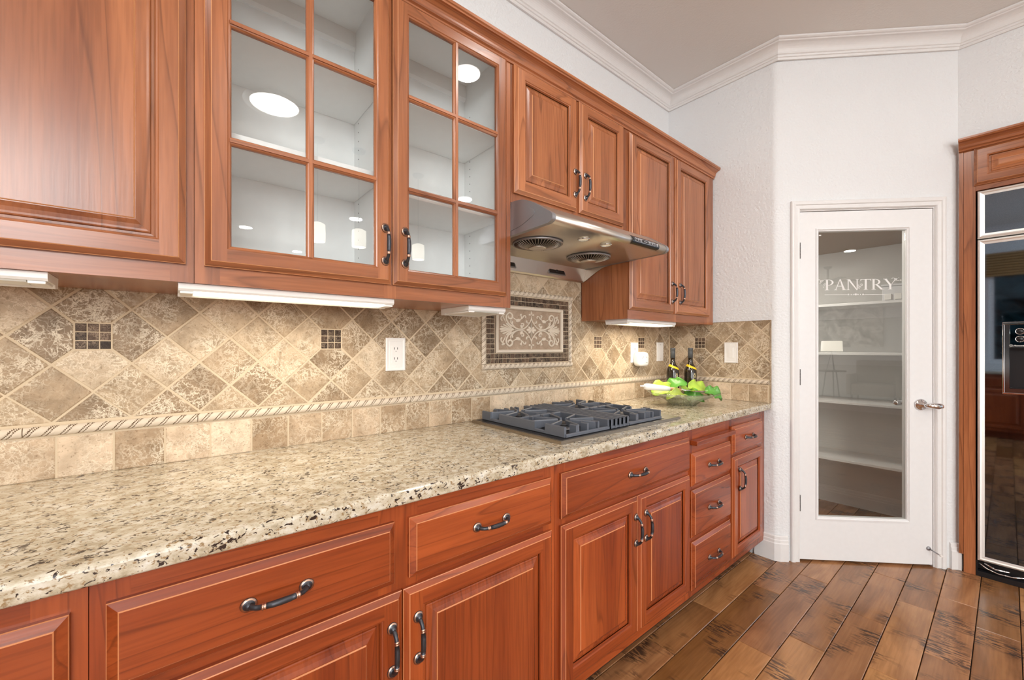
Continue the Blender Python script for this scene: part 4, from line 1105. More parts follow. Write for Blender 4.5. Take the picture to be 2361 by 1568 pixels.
bm = bm_new(); add_tube(bm, [H(-.06), H(-.045), H(-.03), H(0), H(.012)], [.002, .0055, .003, .006, .007], n=10); obj('end_knob', bm, CHROME, sv)
bm = bm_new(); add_tube(bm, [H(.442), H(.56), H(.63)], [.011, .0085, .006], n=12); obj('neck', bm, TAN, sv)
bm = bm_new(); add_tube(bm, [H(.632), H(.70), H(.78)], [.006, .004, .005], n=10)
t2 = bmesh.new(); bmesh.ops.create_uvsphere(t2, u_segments=16, v_segments=8, radius=1); merge(bm, t2, Matrix.Translation(H(.93)) @ Matrix.Rotation(yr, 4, 'Z') @ Matrix.Diagonal((.042, .024, .006, 1))); obj('spoon_head', bm, CHROME, sv)

def text_mesh(s, size, ext=.0005, shear=0, bold=0, align='CENTER'):
    cu = bpy.data.curves.new('t', 'FONT'); cu.body = s; cu.size = size; cu.extrude = ext; cu.align_x = align; cu.shear = shear; cu.offset = bold; cu.resolution_u = 3
    o = bpy.data.objects.new('t', cu); C.objects.link(o); dg = bpy.context.evaluated_depsgraph_get()
    me = bpy.data.meshes.new_from_object(o.evaluated_get(dg)); bpy.data.objects.remove(o); b_ = bmesh.new(); b_.from_mesh(me); bpy.data.meshes.remove(me); return b_
def bottle(x, y, label):
    b = thing('bottle', (x, y, .9152), label, 'bottle', None)
    z = .9150
    bm = bm_new(); pr = [(0, .001), (.034, .001), (.0375, .005), (.0385, .012), (.0385, .165), (.0365, .185), (.029, .207), (.0185, .224), (.0150, .240), (.0140, .262), (0, .262)]
    add_lathe(bm, [(r, z+h) for r, h in pr], (x, y, 0), n=32); obj('body', bm, WINE, b)
    bm = bm_new(); pr = [(0, .2625), (.0148, .2625), (.0150, .300), (.0148, .3155), (.0158, .3165), (.0158, .322), (.0150, .3235), (.0150, .326), (0, .3262)]
    add_lathe(bm, [(r, z+h) for r, h in pr], (x, y, 0), n=24); obj('capsule', bm, CAPS, b)
    # slanted yellow band around the shoulder
    bm = bm_new(); kk = 48; R2 = []
    def rad(h):
        P = [(.0385, .165), (.0365, .185), (.029, .207), (.0185, .224), (.0150, .240)]
        for (r0, h0), (r1, h1) in zip(P[:-1], P[1:]):
            if h <= h1: return r0+(r1-r0)*max(0, (h-h0)/(h1-h0))
        return .015
    vd = math.atan2(-.6388, .7694)  # direction to camera
    for s in (0, 1, 2, 3):
        ring = []
        for k in range(kk):
            a_ = 2*PI*k/kk; h = .196 - .013*math.sin(a_-vd) + .014*[0, .33, .66, 1][s]; r = rad(h)+.0009
            ring.append(bm.verts.new((x+r*math.cos(a_), y+r*math.sin(a_), z+h)))
        R2.append(ring)
    for A_, B_ in zip(R2[:-1], R2[1:]):
        for k in range(kk): bm.faces.new((A_[k], A_[(k+1) % kk], B_[(k+1) % kk], B_[k])).smooth = True
    obj('band', bm, YEL, b)
    t2 = text_mesh('\u2022OLIVE\u00b7FIT\u2022', .024, .0003, align='LEFT')
    for v in t2.verts:      # run downwards, bent around the bottle, slightly right of centre
        along, up = v.co.x, v.co.y; a_ = vd + .30 + (up-.008)/.0388; rr_ = .0388+v.co.z
        v.co = Vector((x+rr_*math.cos(a_), y+rr_*math.sin(a_), z+.168-along))
    obj('lettering', t2, GOLD, b); return b
bottle(.165, 2.490, 'left dark glass bottle behind the bowl, with yellow neck band and gold lettering')
bottle(.238, 2.576, 'right dark glass bottle behind the bowl, with yellow neck band and gold lettering')

# ================================================================== OUTLETS AND SWITCHES
def plate(M, h, z, label, kind, w=.080, hh=.128):
    o = thing({'outlet': 'outlet', 'switch': 'light_switch', 'blank': 'light_switch'}[kind], M(h, .009, z-hh/2), label, 'outlet' if kind == 'outlet' else 'switch')
    T = lambda u, o_, v: M(h-w/2+u, .0088+o_, z-hh/2+v)
    bm, rings = front_bm(T, w, hh, [(0, 0), (0, .004), (.001, .005), (.005, .006), (.009, .0048), (.0135, .0044), (.0145, .0052)], mats=(0, 0)); bm.faces.new(rings[-1]); obj('cover_plate', bm, PLAST, o)
    def bx(name, u0, u1, v0, v1, o0, o1, m, b=.0006):
        t = bmesh.new(); add_box(t, 0, 1, 0, 1, 0, 1)
        for v in t.verts: v.co = T(w/2+u0+(u1-u0)*v.co.x, o0+(o1-o0)*v.co.y, hh/2+v0+(v1-v0)*v.co.z)
        return obj(name, t, m, o)
    if kind == 'outlet':
        bx('receptacle', -.0165, .0165, -.0335, .0335, .0052, .0066, PLAST)
        bm = bm_new()
        for vz in (.0195, -.0195):
            for uu in (-.0062, .0062):
                t = bmesh.new(); add_box(t, 0, 1, 0, 1, 0, 1)
                for v in t.verts: v.co = T(w/2+uu-.0011+.0022*v.co.x, .0064+.0005*v.co.y, hh/2+vz-.001+.0085*v.co.z)
                merge(bm, t)
            c_ = T(w/2, .0069, hh/2+vz-.0075)
            t = bmesh.new(); bmesh.ops.create_icosphere(t, subdivisions=2, radius=.0024); merge(bm, t, Matrix.Translation(c_-(T(0, .0018, 0)-T(0, 0, 0))))
        s_ = obj('slot', bm, SLOT, o); s_['kind'] = 'stuff'
    elif kind == 'switch': bx('rocker', -.0165, .0165, -.0335, .0335, .0052, .0066, PLAST); bx('paddle', -.013, .013, -.030, .030, .0066, .0085, PLAST)
    else: bx('insert', -.0165, .0165, -.045, .045, .0052, .0060, PLAST)
    bm = bm_new()
    for sv_ in (.0485, -.0485):
        t = bmesh.new(); bmesh.ops.create_icosphere(t, subdivisions=2, radius=.0022); merge(bm, t, Matrix.Translation(T(w/2, .0055, hh/2+sv_)))
    obj('screw', bm, CHROME if kind == 'blank' else PLAST, o); return o
plate(ML, .678, 1.218, 'white double outlet on the tile wall below the glass-door cabinet', 'outlet')
plate(ML, 2.287, 1.212, 'white outlet right of the cooktop with the plug-in device in it', 'outlet')
plate(ML, 2.590, 1.2145, 'white blank-faced switch plate in the corner beside the left bottle', 'blank')
plate(MB, .430, 1.2115, 'white rocker switch on the short return backsplash', 'switch')
# plug-in device
pd = thing('plug_in_device', (.05, 2.325, 1.125), 'white rounded-square plug-in device on the outlet right of the cooktop', 'wall plug')
bm = bm_new(); n_ = 40; rings = []
for hh_, sc in ((.0202, .96), (.030, 1.0), (.050, 1.0), (.060, .95), (.064, .84), (.0655, .60)):
    rings.append([bm.verts.new((hh_, 2.325+sc*.058*math.copysign(abs(math.cos(2*PI*k/n_))**.5, math.cos(2*PI*k/n_)), 1.170+sc*.046*math.copysign(abs(math.sin(2*PI*k/n_))**.5, math.sin(2*PI*k/n_)))) for k in range(n_)])
for A_, B_ in zip(rings[:-1], rings[1:]):
    for k in range(n_): bm.faces.new((A_[k], A_[(k+1) % n_], B_[(k+1) % n_], B_[k])).smooth = True
bm.faces.new(rings[0]); bm.faces.new(rings[-1]); obj('body', bm, PLAST, pd)
bm = bm_new()
for yy, zz, w_, h_ in ((2.305, 1.180, .006, .003), (2.298, 1.174, .005, .003), (2.309, 1.185, .004, .003), (2.338, 1.182, .010, .002), (2.346, 1.178, .008, .002), (2.338, 1.148, .020, .0022)): add_box(bm, .0650, .0661, yy, yy+w_, zz, zz+h_)
obj('print_mark', bm, simple('grey_print', (.12,.12,.12), .5), pd)

# ================================================================== PANTRY DOOR
# casing
bm = bm_new()
cs = [(.0, .0), (.0, .013), (.004, .017), (.012, .019), (.022, .017), (.026, .012), (.040, .010), (.046, .012), (.049, .008), (.052, 0)]   # (d from outer, out)
S0, S1, ZT = .068, .892, 2.093
rings = []
for d, o_ in cs:
    rings.append([bm.verts.new(TD(Vector((a_, o_, z_)))) for a_, z_ in ((S0+d, .0005), (S0+d, ZT-d), (S1-d, ZT-d), (S1-d, .0005))])
for A_, B_ in zip(rings, rings[1:]+rings[:1]):
    for k in range(3): bm.faces.new((A_[k], A_[k+1], B_[k+1], B_[k]))
bm.faces.new([r_[0] for r_ in rings]); bm.faces.new([r_[3] for r_ in rings][::-1]); struct('trim_2', bm, TRIM)
# jamb lining
bm = bm_new()
add_box(bm, OS0, .118, -.12, -.001, .0005, OZ, T=TD); add_box(bm, .836, OS1, -.12, -.001, .0005, OZ, T=TD); add_box(bm, .118, .836, -.12, -.001, 2.0365, OZ, T=TD)
struct('trim_3', bm, TRIM)
TDl = lambda s, o_, z: TD(Vector((s, o_, z)))
D0, D1, DZ0, DZ1 = .121, .833, .012, 2.032
dl = bpy.data.objects.new('door_1', None); C.objects.link(dl); dl.location = TDl(D0, -.02, 0); dl['kind'] = 'structure'
G0, G1, GZ0, GZ1 = .228, .700, .262, 1.918
bm = bm_new()
for a0, a1, z0_, z1_ in ((D0, G0-.002, DZ0, DZ1), (G1+.002, D1, DZ0, DZ1), (G0-.002, G1+.002, DZ0, GZ0-.002), (G0-.002, G1+.002, GZ1+.002, DZ1)):
    add_box(bm, a0, a1, -.040, -.004, z0_, z1_, T=TD)
obj('door_slab', bm, DOORW, dl)
bm = bm_new()
for prof in ([(-.018, -.004), (-.016, .0015), (-.010, .002), (-.006, -.003), (0, -.008), (.0, -.016)],):
    rings = []
    for d, o_ in prof: rings.append([bm.verts.new(TDl(a_, o_, z_)) for a_, z_ in ((G0+d, GZ0+d), (G1-d, GZ0+d), (G1-d, GZ1-d), (G0+d, GZ1-d))])
    for A_, B_ in zip(rings[:-1], rings[1:]):
        for k in range(4): bm.faces.new((A_[k], A_[(k+1) % 4], B_[(k+1) % 4], B_[k]))
obj('glazing_bead', bm, DOORW, dl)
bm = bm_new(); add_box(bm, G0-.001, G1+.001, -.0215, -.0175, GZ0-.001, GZ1+.001, T=TD); obj('glass_pane', bm, PGLASS, dl)
for zc in (1.807, 1.072, .341):
    bm = bm_new()
    for k in range(5): add_tube(bm, [TDl(.1175, .004, zc-.046+.0186*k), TDl(.1175, .004, zc-.046+.0186*k+.0172)], .0055, n=10)
    add_box(bm, .1185, .1235, -.006, .002, zc-.046, zc+.046, T=TD); obj('hinge', bm, HING, dl)
# lever
bm = bm_new(); kc = TDl(.770, -.004, .920)
def tl(bm, prof, c, n=24):    # lathe about wall normal
    t = bmesh.new(); add_lathe(t, prof, (0,0,0), n=n, axis='x'); ang = math.atan2(NV.y, NV.x); merge(bm, t, Matrix.Translation(c) @ Matrix.Rotation(ang, 4, 'Z'))
tl(bm, [(0, 0), (.031, 0), (.033, .004), (.029, .010), (.016, .013), (.012, .030), (0, .030)], kc)
add_tube(bm, [kc+NV*.022, kc+NV*.040, kc+NV*.050+DV*.006, kc+NV*.052+DV*.022+Vector((0,0,.0)), kc+NV*.052+DV*.045+Vector((0,0,-.002)), kc+NV*.050+DV*.066+Vector((0,0,-.002)), kc+NV*.048+DV*.074], [.010, .011, .014, .017, .0185, .015, .006], n=14)
hdl = obj('door_handle', bm, CHROME, dl)
bm = bm_new(); kc2 = TDl(.770, -.040, .920)
tl(bm, [(0, 0), (.031, 0), (.033, -.004), (.029, -.010), (.012, -.013), (.012, -.030), (0, -.030)], kc2)
add_tube(bm, [kc2-NV*.030, kc2-NV*.050, kc2-NV*.052-DV*.022, kc2-NV*.052-DV*.060, kc2-NV*.05-DV*.076], [.010, .012, .016, .0175, .006], n=14)
obj('door_handle', bm, CHROME, dl)
bm = bm_new(); s0 = TDl(.812, -.004, .104); add_tube(bm, [s0, s0+NV*.006, s0+NV*.008], [.012, .010, .004], n=12)
add_tube(bm, [s0+NV*.008, s0+NV*.070+Vector((0,0,-.004))], [.0038, .0032], n=8); ds = obj('door_stop', bm, STEELD, dl)
bm = bm_new(); add_tube(bm, [s0+NV*.069+Vector((0,0,-.004)), s0+NV*.082+Vector((0,0,-.005))], [.006, .0055], n=10); obj('rubber_tip', bm, PLAST, ds)
# etched lettering PANTRY with scrolls, on the room face of the glass
FROST = simple('etched_film', (.80,.79,.77), .7)
bm = bm_new(); LO, LH = -.0168, .062
def quad(ps, s, z):
    s_ = .270+(s-.270)*1.15; f0 = [bm.verts.new(TDl(s_+p[0]*LH*1.15, LO, z+p[1]*LH)) for p in ps]; bm.faces.new(f0)
def strip(L_, R2_, s, z):
    for i in range(len(L_)-1): quad([L_[i], L_[i+1], R2_[i+1], R2_[i]], s, z)
def serif(x, y, w, s, z, up=1): quad([(x-w, y), (x+w, y), (x+w*.5, y+.045*up), (x-w*.5, y+.045*up)], s, z)
def stem(x, s, z, w=.075, y0=0, y1=1): quad([(x-w, y0), (x+w, y0), (x+w, y1), (x-w, y1)], s, z); 
def bowlP(x, y0, y1, s, z, rx=.42):
    ym = (y0+y1)/2; ry = (y1-y0)/2; L_, R2_ = [], []
    for k in range(13):
        a_ = -PI/2+PI*k/12; L_.append((x+.08+(rx)*math.cos(a_), ym+ry*math.sin(a_))); R2_.append((x+.08+(rx-.14)*math.cos(a_)*1.0, ym+(ry-.04)*math.sin(a_)))
    strip(L_, R2_, s, z); quad([(x, y1-.04), (x+.09, y1-.04), (x+.09, y1), (x, y1)], s, z); quad([(x, y0), (x+.09, y0), (x+.09, y0+.04), (x, y0+.04)], s, z)
z0L = 1.578
def P_(s): stem(.15, s, z0L); serif(.15, 0, .20, s, z0L); serif(.15, 1, .18, s, z0L, -1); bowlP(.15, .44, 1, s, z0L)
def A_f(s):
    quad([(.10, 0), (.15, 0), (.47, .93), (.44, 1.0)], s, z0L); quad([(.44, 1.0), (.50, 1.04), (.86, 0), (.68, 0)], s, z0L); quad([(.24, .34), (.64, .34), (.62, .39), (.26, .39)], s, z0L)
    serif(.12, 0, .14, s, z0L); serif(.78, 0, .18, s, z0L)
def N_(s):
    stem(.15, s, z0L, .035); stem(.83, s, z0L, .035); quad([(.10, 1), (.27, 1), (.86, 0), (.80, -.04)], s, z0L); serif(.15, 0, .14, s, z0L); serif(.12, 1, .12, s, z0L, -1); serif(.83, 1, .14, s, z0L, -1)
def T_(s):
    stem(.40, s, z0L); serif(.40, 0, .20, s, z0L); quad([(.0, .95), (.80, .95), (.80, 1), (.0, 1)], s, z0L); quad([(.0, .82), (.04, .82), (.06, .96), (.0, .96)], s, z0L); quad([(.76, .82), (.80, .82), (.80, .96), (.74, .96)], s, z0L)
def R_f(s): P_(s); quad([(.30, .46), (.46, .46), (.90, 0), (.70, 0)], s, z0L); serif(.86, 0, .12, s, z0L)
def Y_(s):
    stem(.48, s, z0L, .075, 0, .45); serif(.48, 0, .20, s, z0L); quad([(.41, .42), (.55, .45), (.20, 1), (.02, 1)], s, z0L); quad([(.50, .40), (.56, .46), (.92, 1), (.86, 1)], s, z0L); serif(.11, 1, .18, s, z0L, -1); serif(.90, 1, .14, s, z0L, -1)
for fn, s in ((P_, .270), (A_f, .312), (N_, .370), (T_, .437), (R_f, .489), (Y_, .546)): fn(s)
def ribbon(pts, w):
    P = catmull([(a_, b_, 0) for a_, b_ in pts], 5); L_, R2_ = [], []
    for i, p_ in enumerate(P):
        d = (P[min(i+1, len(P)-1)]-P[max(i-1, 0)]); d = d.normalized() if d.length > 0 else Vector((1,0,0)); nn = Vector((-d.y, d.x, 0))*w/2
        L_.append(p_+nn); R2_.append(p_-nn)
    for i in range(len(L_)-1):
        bm.faces.new([bm.verts.new(TDl(q.x, LO, q.y)) for q in (L_[i], L_[i+1], R2_[i+1], R2_[i])])
def spiral(c, r, a0, turns, w, dirn=1):
    ribbon([(c[0]+r*(1-k/14)*math.cos(a0+dirn*2*PI*turns*k/13), c[1]+r*(1-k/14)*math.sin(a0+dirn*2*PI*turns*k/13)) for k in range(14)], w)
def blobf(x, y, r): bm.faces.new([bm.verts.new(TDl(x+r*math.cos(2*PI*k/10), LO, y+r*math.sin(2*PI*k/10))) for k in range(10)])
spiral((.252, 1.630), .008, 0, 1.3, .0018); spiral((.266, 1.612), .007, PI/2, 1.3, .0018, -1); ribbon([(.234, 1.636), (.240, 1.640), (.246, 1.624), (.240, 1.616)], .002)
ribbon([(.268, 1.640), (.258, 1.634), (.247, 1.622), (.238, 1.620)], .0015); blobf(.234, 1.640, .002); blobf(.243, 1.619, .0028); blobf(.262, 1.596, .0025)
spiral((.456, 1.590), .009, 0, 1.4, .0019); spiral((.468, 1.606), .008, PI, 1.4, .0018, -1); ribbon([(.446, 1.598), (.452, 1.602), (.462, 1.598), (.472, 1.606)], .0015); blobf(.450, 1.606, .0022)
spiral((.650, 1.634), .008, PI, 1.4, .0018, -1); ribbon([(.628, 1.640), (.640, 1.644), (.658, 1.630), (.672, 1.631)], .0018); blobf(.678, 1.631, .003); blobf(.667, 1.645, .002)
ribbon([(.267, 1.552), (.36, 1.552), (.40, 1.552)], .0022); ribbon([(.475, 1.551), (.54, 1.551), (.596, 1.551)], .0022)
for xx, rr_ in ((.398, .0045), (.412, .003), (.424, .003), (.437, .006), (.450, .003), (.462, .003), (.476, .0045)): blobf(xx, 1.5515, rr_)
ribbon([(.424, 1.5515), (.437, 1.553), (.450, 1.5515)], .003)
lt = obj('etched_lettering', bm, FROST, dl, recalc=False); lt['kind'] = 'stuff'; lt['label'] = 'frosted serif word PANTRY with small scrolls and a divider line'
bm = bm_new()
for k in range(3): add_box(bm, .236+.0045*k, .2395+.0045*k, -.0172, -.0168, 1.895, 1.902, T=TD)
obj('glass_stamp', bm, FROST, dl)

# pantry shelves, box
for i, z in enumerate((1.565, 1.208, .850, .428)):
    lab = ['top', 'second', 'third', 'lowest'][i]
    bm = bm_new(); add_bbox(bm, .002, 1.354, 3.76, 4.117, z-.018, z, .002); add_box(bm, .002, 1.354, 4.100, 4.118, z-.10, z-.018)
    tag(obj('pantry_shelf', bm, TRIM), f'{lab} white shelf inside the pantry, behind the glass door', 'shelf')
bx = thing('storage_bin', (1.10, 3.90, 1.5655), 'white plastic storage bin on the top pantry shelf', 'storage bin')
bm = bm_new(); add_bbox(bm, .985, 1.33, 3.80, 4.04, 1.5655, 1.665, .004); obj('bin_body', bm, PLASTG, bx)
bm = bm_new(); add_bbox(bm, .980, 1.335, 3.795, 4.045, 1.6655, 1.680, .003); obj('lid', bm, PLASTG, bx)
bm = bm_new()
for x_ in (.998, 1.05, 1.10):
    add_bbox(bm, x_, x_+.036, 3.788, 3.7995, 1.572, 1.612, .002)
obj('clip', bm, PLAST, bx)

# ================================================================== REFRIGERATOR AND ITS CABINET
FY = 3.390
fc = thing('refrigerator_cabinet', (2.0, 3.6, 0), 'cherry surround with a small raised-panel door above the built-in refrigerator', 'cabinet')
bm = bm_new(); add_box(bm, 1.386, 1.430, FY-.002, 4.0, .0005, 2.34); obj('side_panel', bm, WZ, fc)
bm = bm_new(); add_box(bm, 1.368, 1.385, FY-.006, FY+.021, .10, 2.345); obj('scribe_strip', bm, WZ, fc)
bm = bm_new(); add_box(bm, 2.572, 2.615, FY-.002, 4.0, .0005, 2.34); obj('side_panel', bm, WZ, fc)
bm = bm_new(); add_box(bm, 1.4305, 2.5715, FY-.002, FY+.017, 2.100, 2.34); add_box(bm, 1.4305, 2.5715, FY+.017, 4.0, 2.100, 2.118); obj('head_panel', bm, WX, fc)
panel_door(fc, TYm(FY-.002, 1.424, 2.127), .568, .202, WX, WX, facing='y'); panel_door(fc, TYm(FY-.002, 2.008, 2.127), .568, .202, WX, WX, facing='y')
bm = bm_new(); A = [(FY-.003-o+.0, z-.012) for o, z in cp if True]; A = [(y_, z_) for y_, z_ in A]
add_prism(bm, A, 'x', 1.368, 2.62); obj('cornice', bm, WX, fc)
bm = bm_new(); add_box(bm, 1.386, 1.430, FY-.001, FY+.02, .1, .1005); bmesh.ops.delete(bm, geom=bm.verts[:], context='VERTS')
bm.free()
rf = thing('refrigerator', (2.0, 3.6, 0), 'built-in refrigerator with black mirror-like doors, bright metal frame and dispenser', 'refrigerator')
bm = bm_new(); add_box(bm, 1.436, 2.566, 3.43, 4.0, .03, 2.094); obj('cabinet_body', bm, BLACK, rf)
def metal_frame(x0, x1, z0, z1, yf=3.385, w=.020, d=.04):
    bm = bm_new(); pr = [(0, -d), (0, 0), (.003, .004), (.009, .006), (w*.6, .003), (w, .001), (w, -d)]
    rings = []
    for dd, o_ in pr: rings.append([bm.verts.new((xx, yf-o_, zz)) for xx, zz in ((x0+dd, z0+dd), (x1-dd, z0+dd), (x1-dd, z1-dd), (x0+dd, z1-dd))])
    for A_, B_ in zip(rings[:-1], rings[1:]):
        for k in range(4): bm.faces.new((A_[k], A_[(k+1) % 4], B_[(k+1) % 4], B_[k]))
    return bm
XM = 1.905
def frame_and_glass(name, x0, x1, z0, z1, hole=None):
    d = obj(name, metal_frame(x0, x1, z0, z1, w=.026), SATIN, rf)
    bm = bm_new()
    if hole:
        a0, a1, c0, c1 = hole
        for p_ in ((x0+.0255, x1-.0255, z0+.0255, c0), (x0+.0255, x1-.0255, c1, z1-.0255), (x0+.0255, a0, c0, c1), (a1, x1-.0255, c0, c1)): add_box(bm, p_[0], p_[1], 3.3855, 3.40, p_[2], p_[3])
    else: add_box(bm, x0+.0255, x1-.0255, 3.3855, 3.40, z0+.0255, z1-.0255)
    obj('glass_panel', bm, FGL, d); return d
frame_and_glass('grille_panel', 1.437, 2.565, 1.834, 2.093)
dh = (1.548, 1.78, 1.030, 1.240)
fd = frame_and_glass('door', 1.437, XM-.003, .088, 1.828, dh)
frame_and_glass('door', XM+.003, 2.565, .088, 1.828)
for k in (1, 2):
    x_ = XM-.035 if k == 1 else XM+.035
    bm = bm_new(); add_tube(bm, [(x_, 3.383, .55), (x_, 3.34, .56), (x_, 3.335, .60), (x_, 3.335, 1.55), (x_, 3.34, 1.59), (x_, 3.383, 1.60)], .011, n=12); obj('door_pull', bm, SATIN, rf)
# dispenser
dp = bpy.data.objects.new('dispenser', None); C.objects.link(dp); dp.parent = rf; dp.location = Vector((1.66, 3.38, 1.0))-rf.location
bm = bm_new(); fr2 = ((1.524, 1.802, 1.365, 1.377), (1.524, 1.532, 1.008, 1.365), (1.794, 1.802, 1.008, 1.365), (1.524, 1.802, 1.000, 1.008))
for a0, a1, c0, c1 in fr2: add_bbox(bm, a0, a1, 3.370, 3.3853, c0, c1, .0015)
obj('bezel', bm, CHROME, dp)
bm = bm_new()
for a0, a1, c0, c1 in ((1.5325, 1.5475, 1.0085, 1.3645), (1.7805, 1.7935, 1.0085, 1.3645), (1.5475, 1.7805, 1.0085, 1.0295)): add_box(bm, a0, a1, 3.378, 3.3853, c0, c1)
obj('inner_bezel', bm, simple('dark_chrome', (.25,.26,.28), .12, 1.0), dp)
bm = bm_new(); add_bbox(bm, 1.548, 1.780, 3.374, 3.3853, 1.241, 1.364, .002); obj('control_panel', bm, FGL, dp)
bm = bm_new()
add_box(bm, 1.5485, 1.7795, 3.4995, 3.502, 1.0305, 1.2395); add_box(bm, 1.5485, 1.551, 3.387, 3.4995, 1.0305, 1.2395); add_box(bm, 1.777, 1.7795, 3.387, 3.4995, 1.0305, 1.2395); add_box(bm, 1.551, 1.777, 3.387, 3.4995, 1.237, 1.2395); add_box(bm, 1.551, 1.777, 3.387, 3.4995, 1.0305, 1.033)
obj('cavity', bm, BLACK, dp)
bm = bm_new(); add_box(bm, 1.575, 1.7765, 3.470, 3.474, 1.0335, 1.2365); obj('splash_plate', bm, SATIN, dp)
bm = bm_new()
t2 = bmesh.new(); add_lathe(t2, [(0, 0), (.022, 0), (.034, .030), (.036, .045), (0, .045)], (0,0,0), n=20); merge(bm, t2, Matrix.Translation((1.640, 3.435, 1.165)))
add_box(bm, 1.60, 1.70, 3.42, 3.455, 1.155, 1.168); obj('paddle', bm, BLACK, dp)
for x_, z_ in ((1.583, 1.328), (1.583, 1.288), (1.640, 1.328), (1.640, 1.288), (1.70, 1.31)):
    bm = bm_new(); add_lathe(bm, [(.0165, 3.374), (.0165, 3.3725), (.0140, 3.3720), (.0138, 3.374)], (x_, 0, z_), n=24, axis='y'); add_lathe(bm, [(0, 3.3730), (.0138, 3.3730), (.0138, 3.374)], (x_, 0, z_), n=20, axis='y', mi=1); obj('button', bm, [CHROME, BLACK], dp)
t2 = text_mesh('Monogram', .0098, .0003, shear=.25, bold=.0002, align='LEFT'); t2.transform(Matrix.Translation((1.5605, 3.3735, 1.2515)) @ Matrix.Rotation(PI/2, 4, 'X'))
lt2 = obj('lettering', t2, PLAST, dp)
bm = bm_new(); add_lathe(bm, [(.0052, 3.3737), (.0060, 3.3732), (.0052, 3.3730)], (1.5530, 0, 1.2548), n=20, axis='y')
t2 = text_mesh('GE', .0062, .0003, shear=.2); t2.transform(Matrix.Translation((1.5530, 3.3735, 1.2528)) @ Matrix.Rotation(PI/2, 4, 'X')); merge(bm, t2)
add_box(bm, 1.550, 1.602, 3.3733, 3.3737, 1.2472, 1.2479); obj('emblem', bm, PLAST, dp)
# toe grille with coiled hose
bm = bm_new(); add_box(bm, 1.432, 2.568, 3.388, 3.43, .0005, .028); add_box(bm, 1.432, 1.437, 3.385, 3.43, .028, .085)
for k in range(5): add_box(bm, 1.70, 2.565, 3.392, 3.40, .034+.010*k, .039+.010*k)
obj('toe_grille', bm, BLACK, rf)
bm = bm_new(); add_tube(bm, [(1.442, 3.397, .070), (1.47, 3.397, .048), (1.51, 3.397, .036), (1.56, 3.397, .038), (1.60, 3.397, .052)], .004, n=8); add_tube(bm, [(1.46, 3.399, .075), (1.50, 3.399, .055), (1.55, 3.399, .060)], .005, n=8); obj('hose', bm, CHROME, rf)

# ================================================================== THE ROOM BEHIND THE CAMERA (seen in glass and mirrors)
DLAB = ['recessed ceiling light mirrored large in the upper left glass door', 'recessed ceiling light mirrored in the top of the right glass door', 'recessed ceiling light mirrored at the lower left of the left glass door', 'recessed ceiling light mirrored beside the pendants in the left glass door', 'small distant ceiling light mirrored at the bottom of the left glass door', 'recessed ceiling light mirrored in the middle right pane of the right glass door']
for i, (x_, y_) in enumerate(DOWN):
    d = bpy.data.lights.new('downlight_and_fill', 'AREA'); d.shape = 'DISK'; d.size = .16; d.energy = 8.5; d.color = (1, .97, .93)
    o = bpy.data.objects.new('downlight_and_fill', d); o.location = (x_, y_, ZC-.016); C.objects.link(o)
    if i >= len(DLAB): continue  # the rest get no fixture, only an added light
    dlg = thing('ceiling_downlight', (x_, y_, ZC-.012), DLAB[i], 'ceiling light', 'recessed lights in the kitchen ceiling')
    q_ = 1.9 if i == 0 else 1.0
    bm = bm_new(); add_lathe(bm, [(.082*q_, ZC-.001), (.104*q_, ZC-.001), (.104*q_, ZC-.004), (.084*q_, ZC-.010)], (x_, y_, 0), n=36); obj('trim_ring', bm, PLAST, dlg)
    bm = bm_new(); add_lathe(bm, [(0, ZC-.004), (.0815*q_, ZC-.004), (.0815*q_, ZC-.001), (0, ZC-.001)], (x_, y_, 0), n=32); obj('lamp_face', bm, LAMP, dlg)
for i, (x_, y_) in enumerate(((2.83, .96), (2.81, 1.30), (2.95, 1.95))):
    pn = thing('pendant_light', (x_, y_, 2.14), ['frosted glass pendant mirrored just right of the middle muntin of the left glass door', 'middle frosted glass pendant, mirrored in the left glass door beside the handle', 'frosted glass pendant mirrored in the right glass door beside its handle'][i], 'pendant lamp')
    bm = bm_new(); add_lathe(bm, [(.056, 2.14), (.060, 2.142), (.062, 2.20), (.060, 2.285), (.030, 2.300), (0, 2.301)], (x_, y_, 0), n=28); obj('shade', bm, SHADE, pn)
    bm = bm_new(); add_tube(bm, [(x_, y_, 2.302), (x_, y_, ZC-.022)], .004, n=8); obj('cord', bm, BRONZE, pn)
    bm = bm_new(); add_lathe(bm, [(0, ZC-.022), (.05, ZC-.020), (.06, ZC-.002), (0, ZC-.002)], (x_, y_, 0), n=24); obj('canopy', bm, BRONZE, pn)
# rear base cabinets under the window
rb = thing('base_cabinet', (2.2, Y0+.3, 0), 'dark row of base cabinets under the rear window, mirrored in the refrigerator door', 'cabinet')
bm = bm_new(); add_box(bm, .66, 3.8, Y0+.001, Y0+.58, .10, .878); add_box(bm, .66, 3.8, Y0+.001, Y0+.50, .0005, .10); obj('carcass', bm, LZ, rb)
for k in range(6):
    panel_door(rb, TYp(Y0+.58, .68+k*.52, .14), .50, .54, LZ, LZ, facing='y'); slab_drawer(rb, TYp(Y0+.58, .68+k*.52, .70), .50, .14, LZ, pull=False)
bm = bm_new(); add_bbox(bm, .66, 3.82, Y0+.001, Y0+.62, .8792, .915, .006); tag(obj('countertop', bm, GRAN), 'granite countertop under the rear window, mirrored in the refrigerator door', 'countertop')
rw = thing('wall_cabinet', (1.0, Y0+.17, 1.397), 'cherry wall cabinet beside the rear window, mirrored at the left of the refrigerator door', 'cabinet')
bm = bm_new(); add_box(bm, .70, 1.31, Y0+.001, Y0+.32, 1.397, 2.36); obj('carcass', bm, WZ, rw)
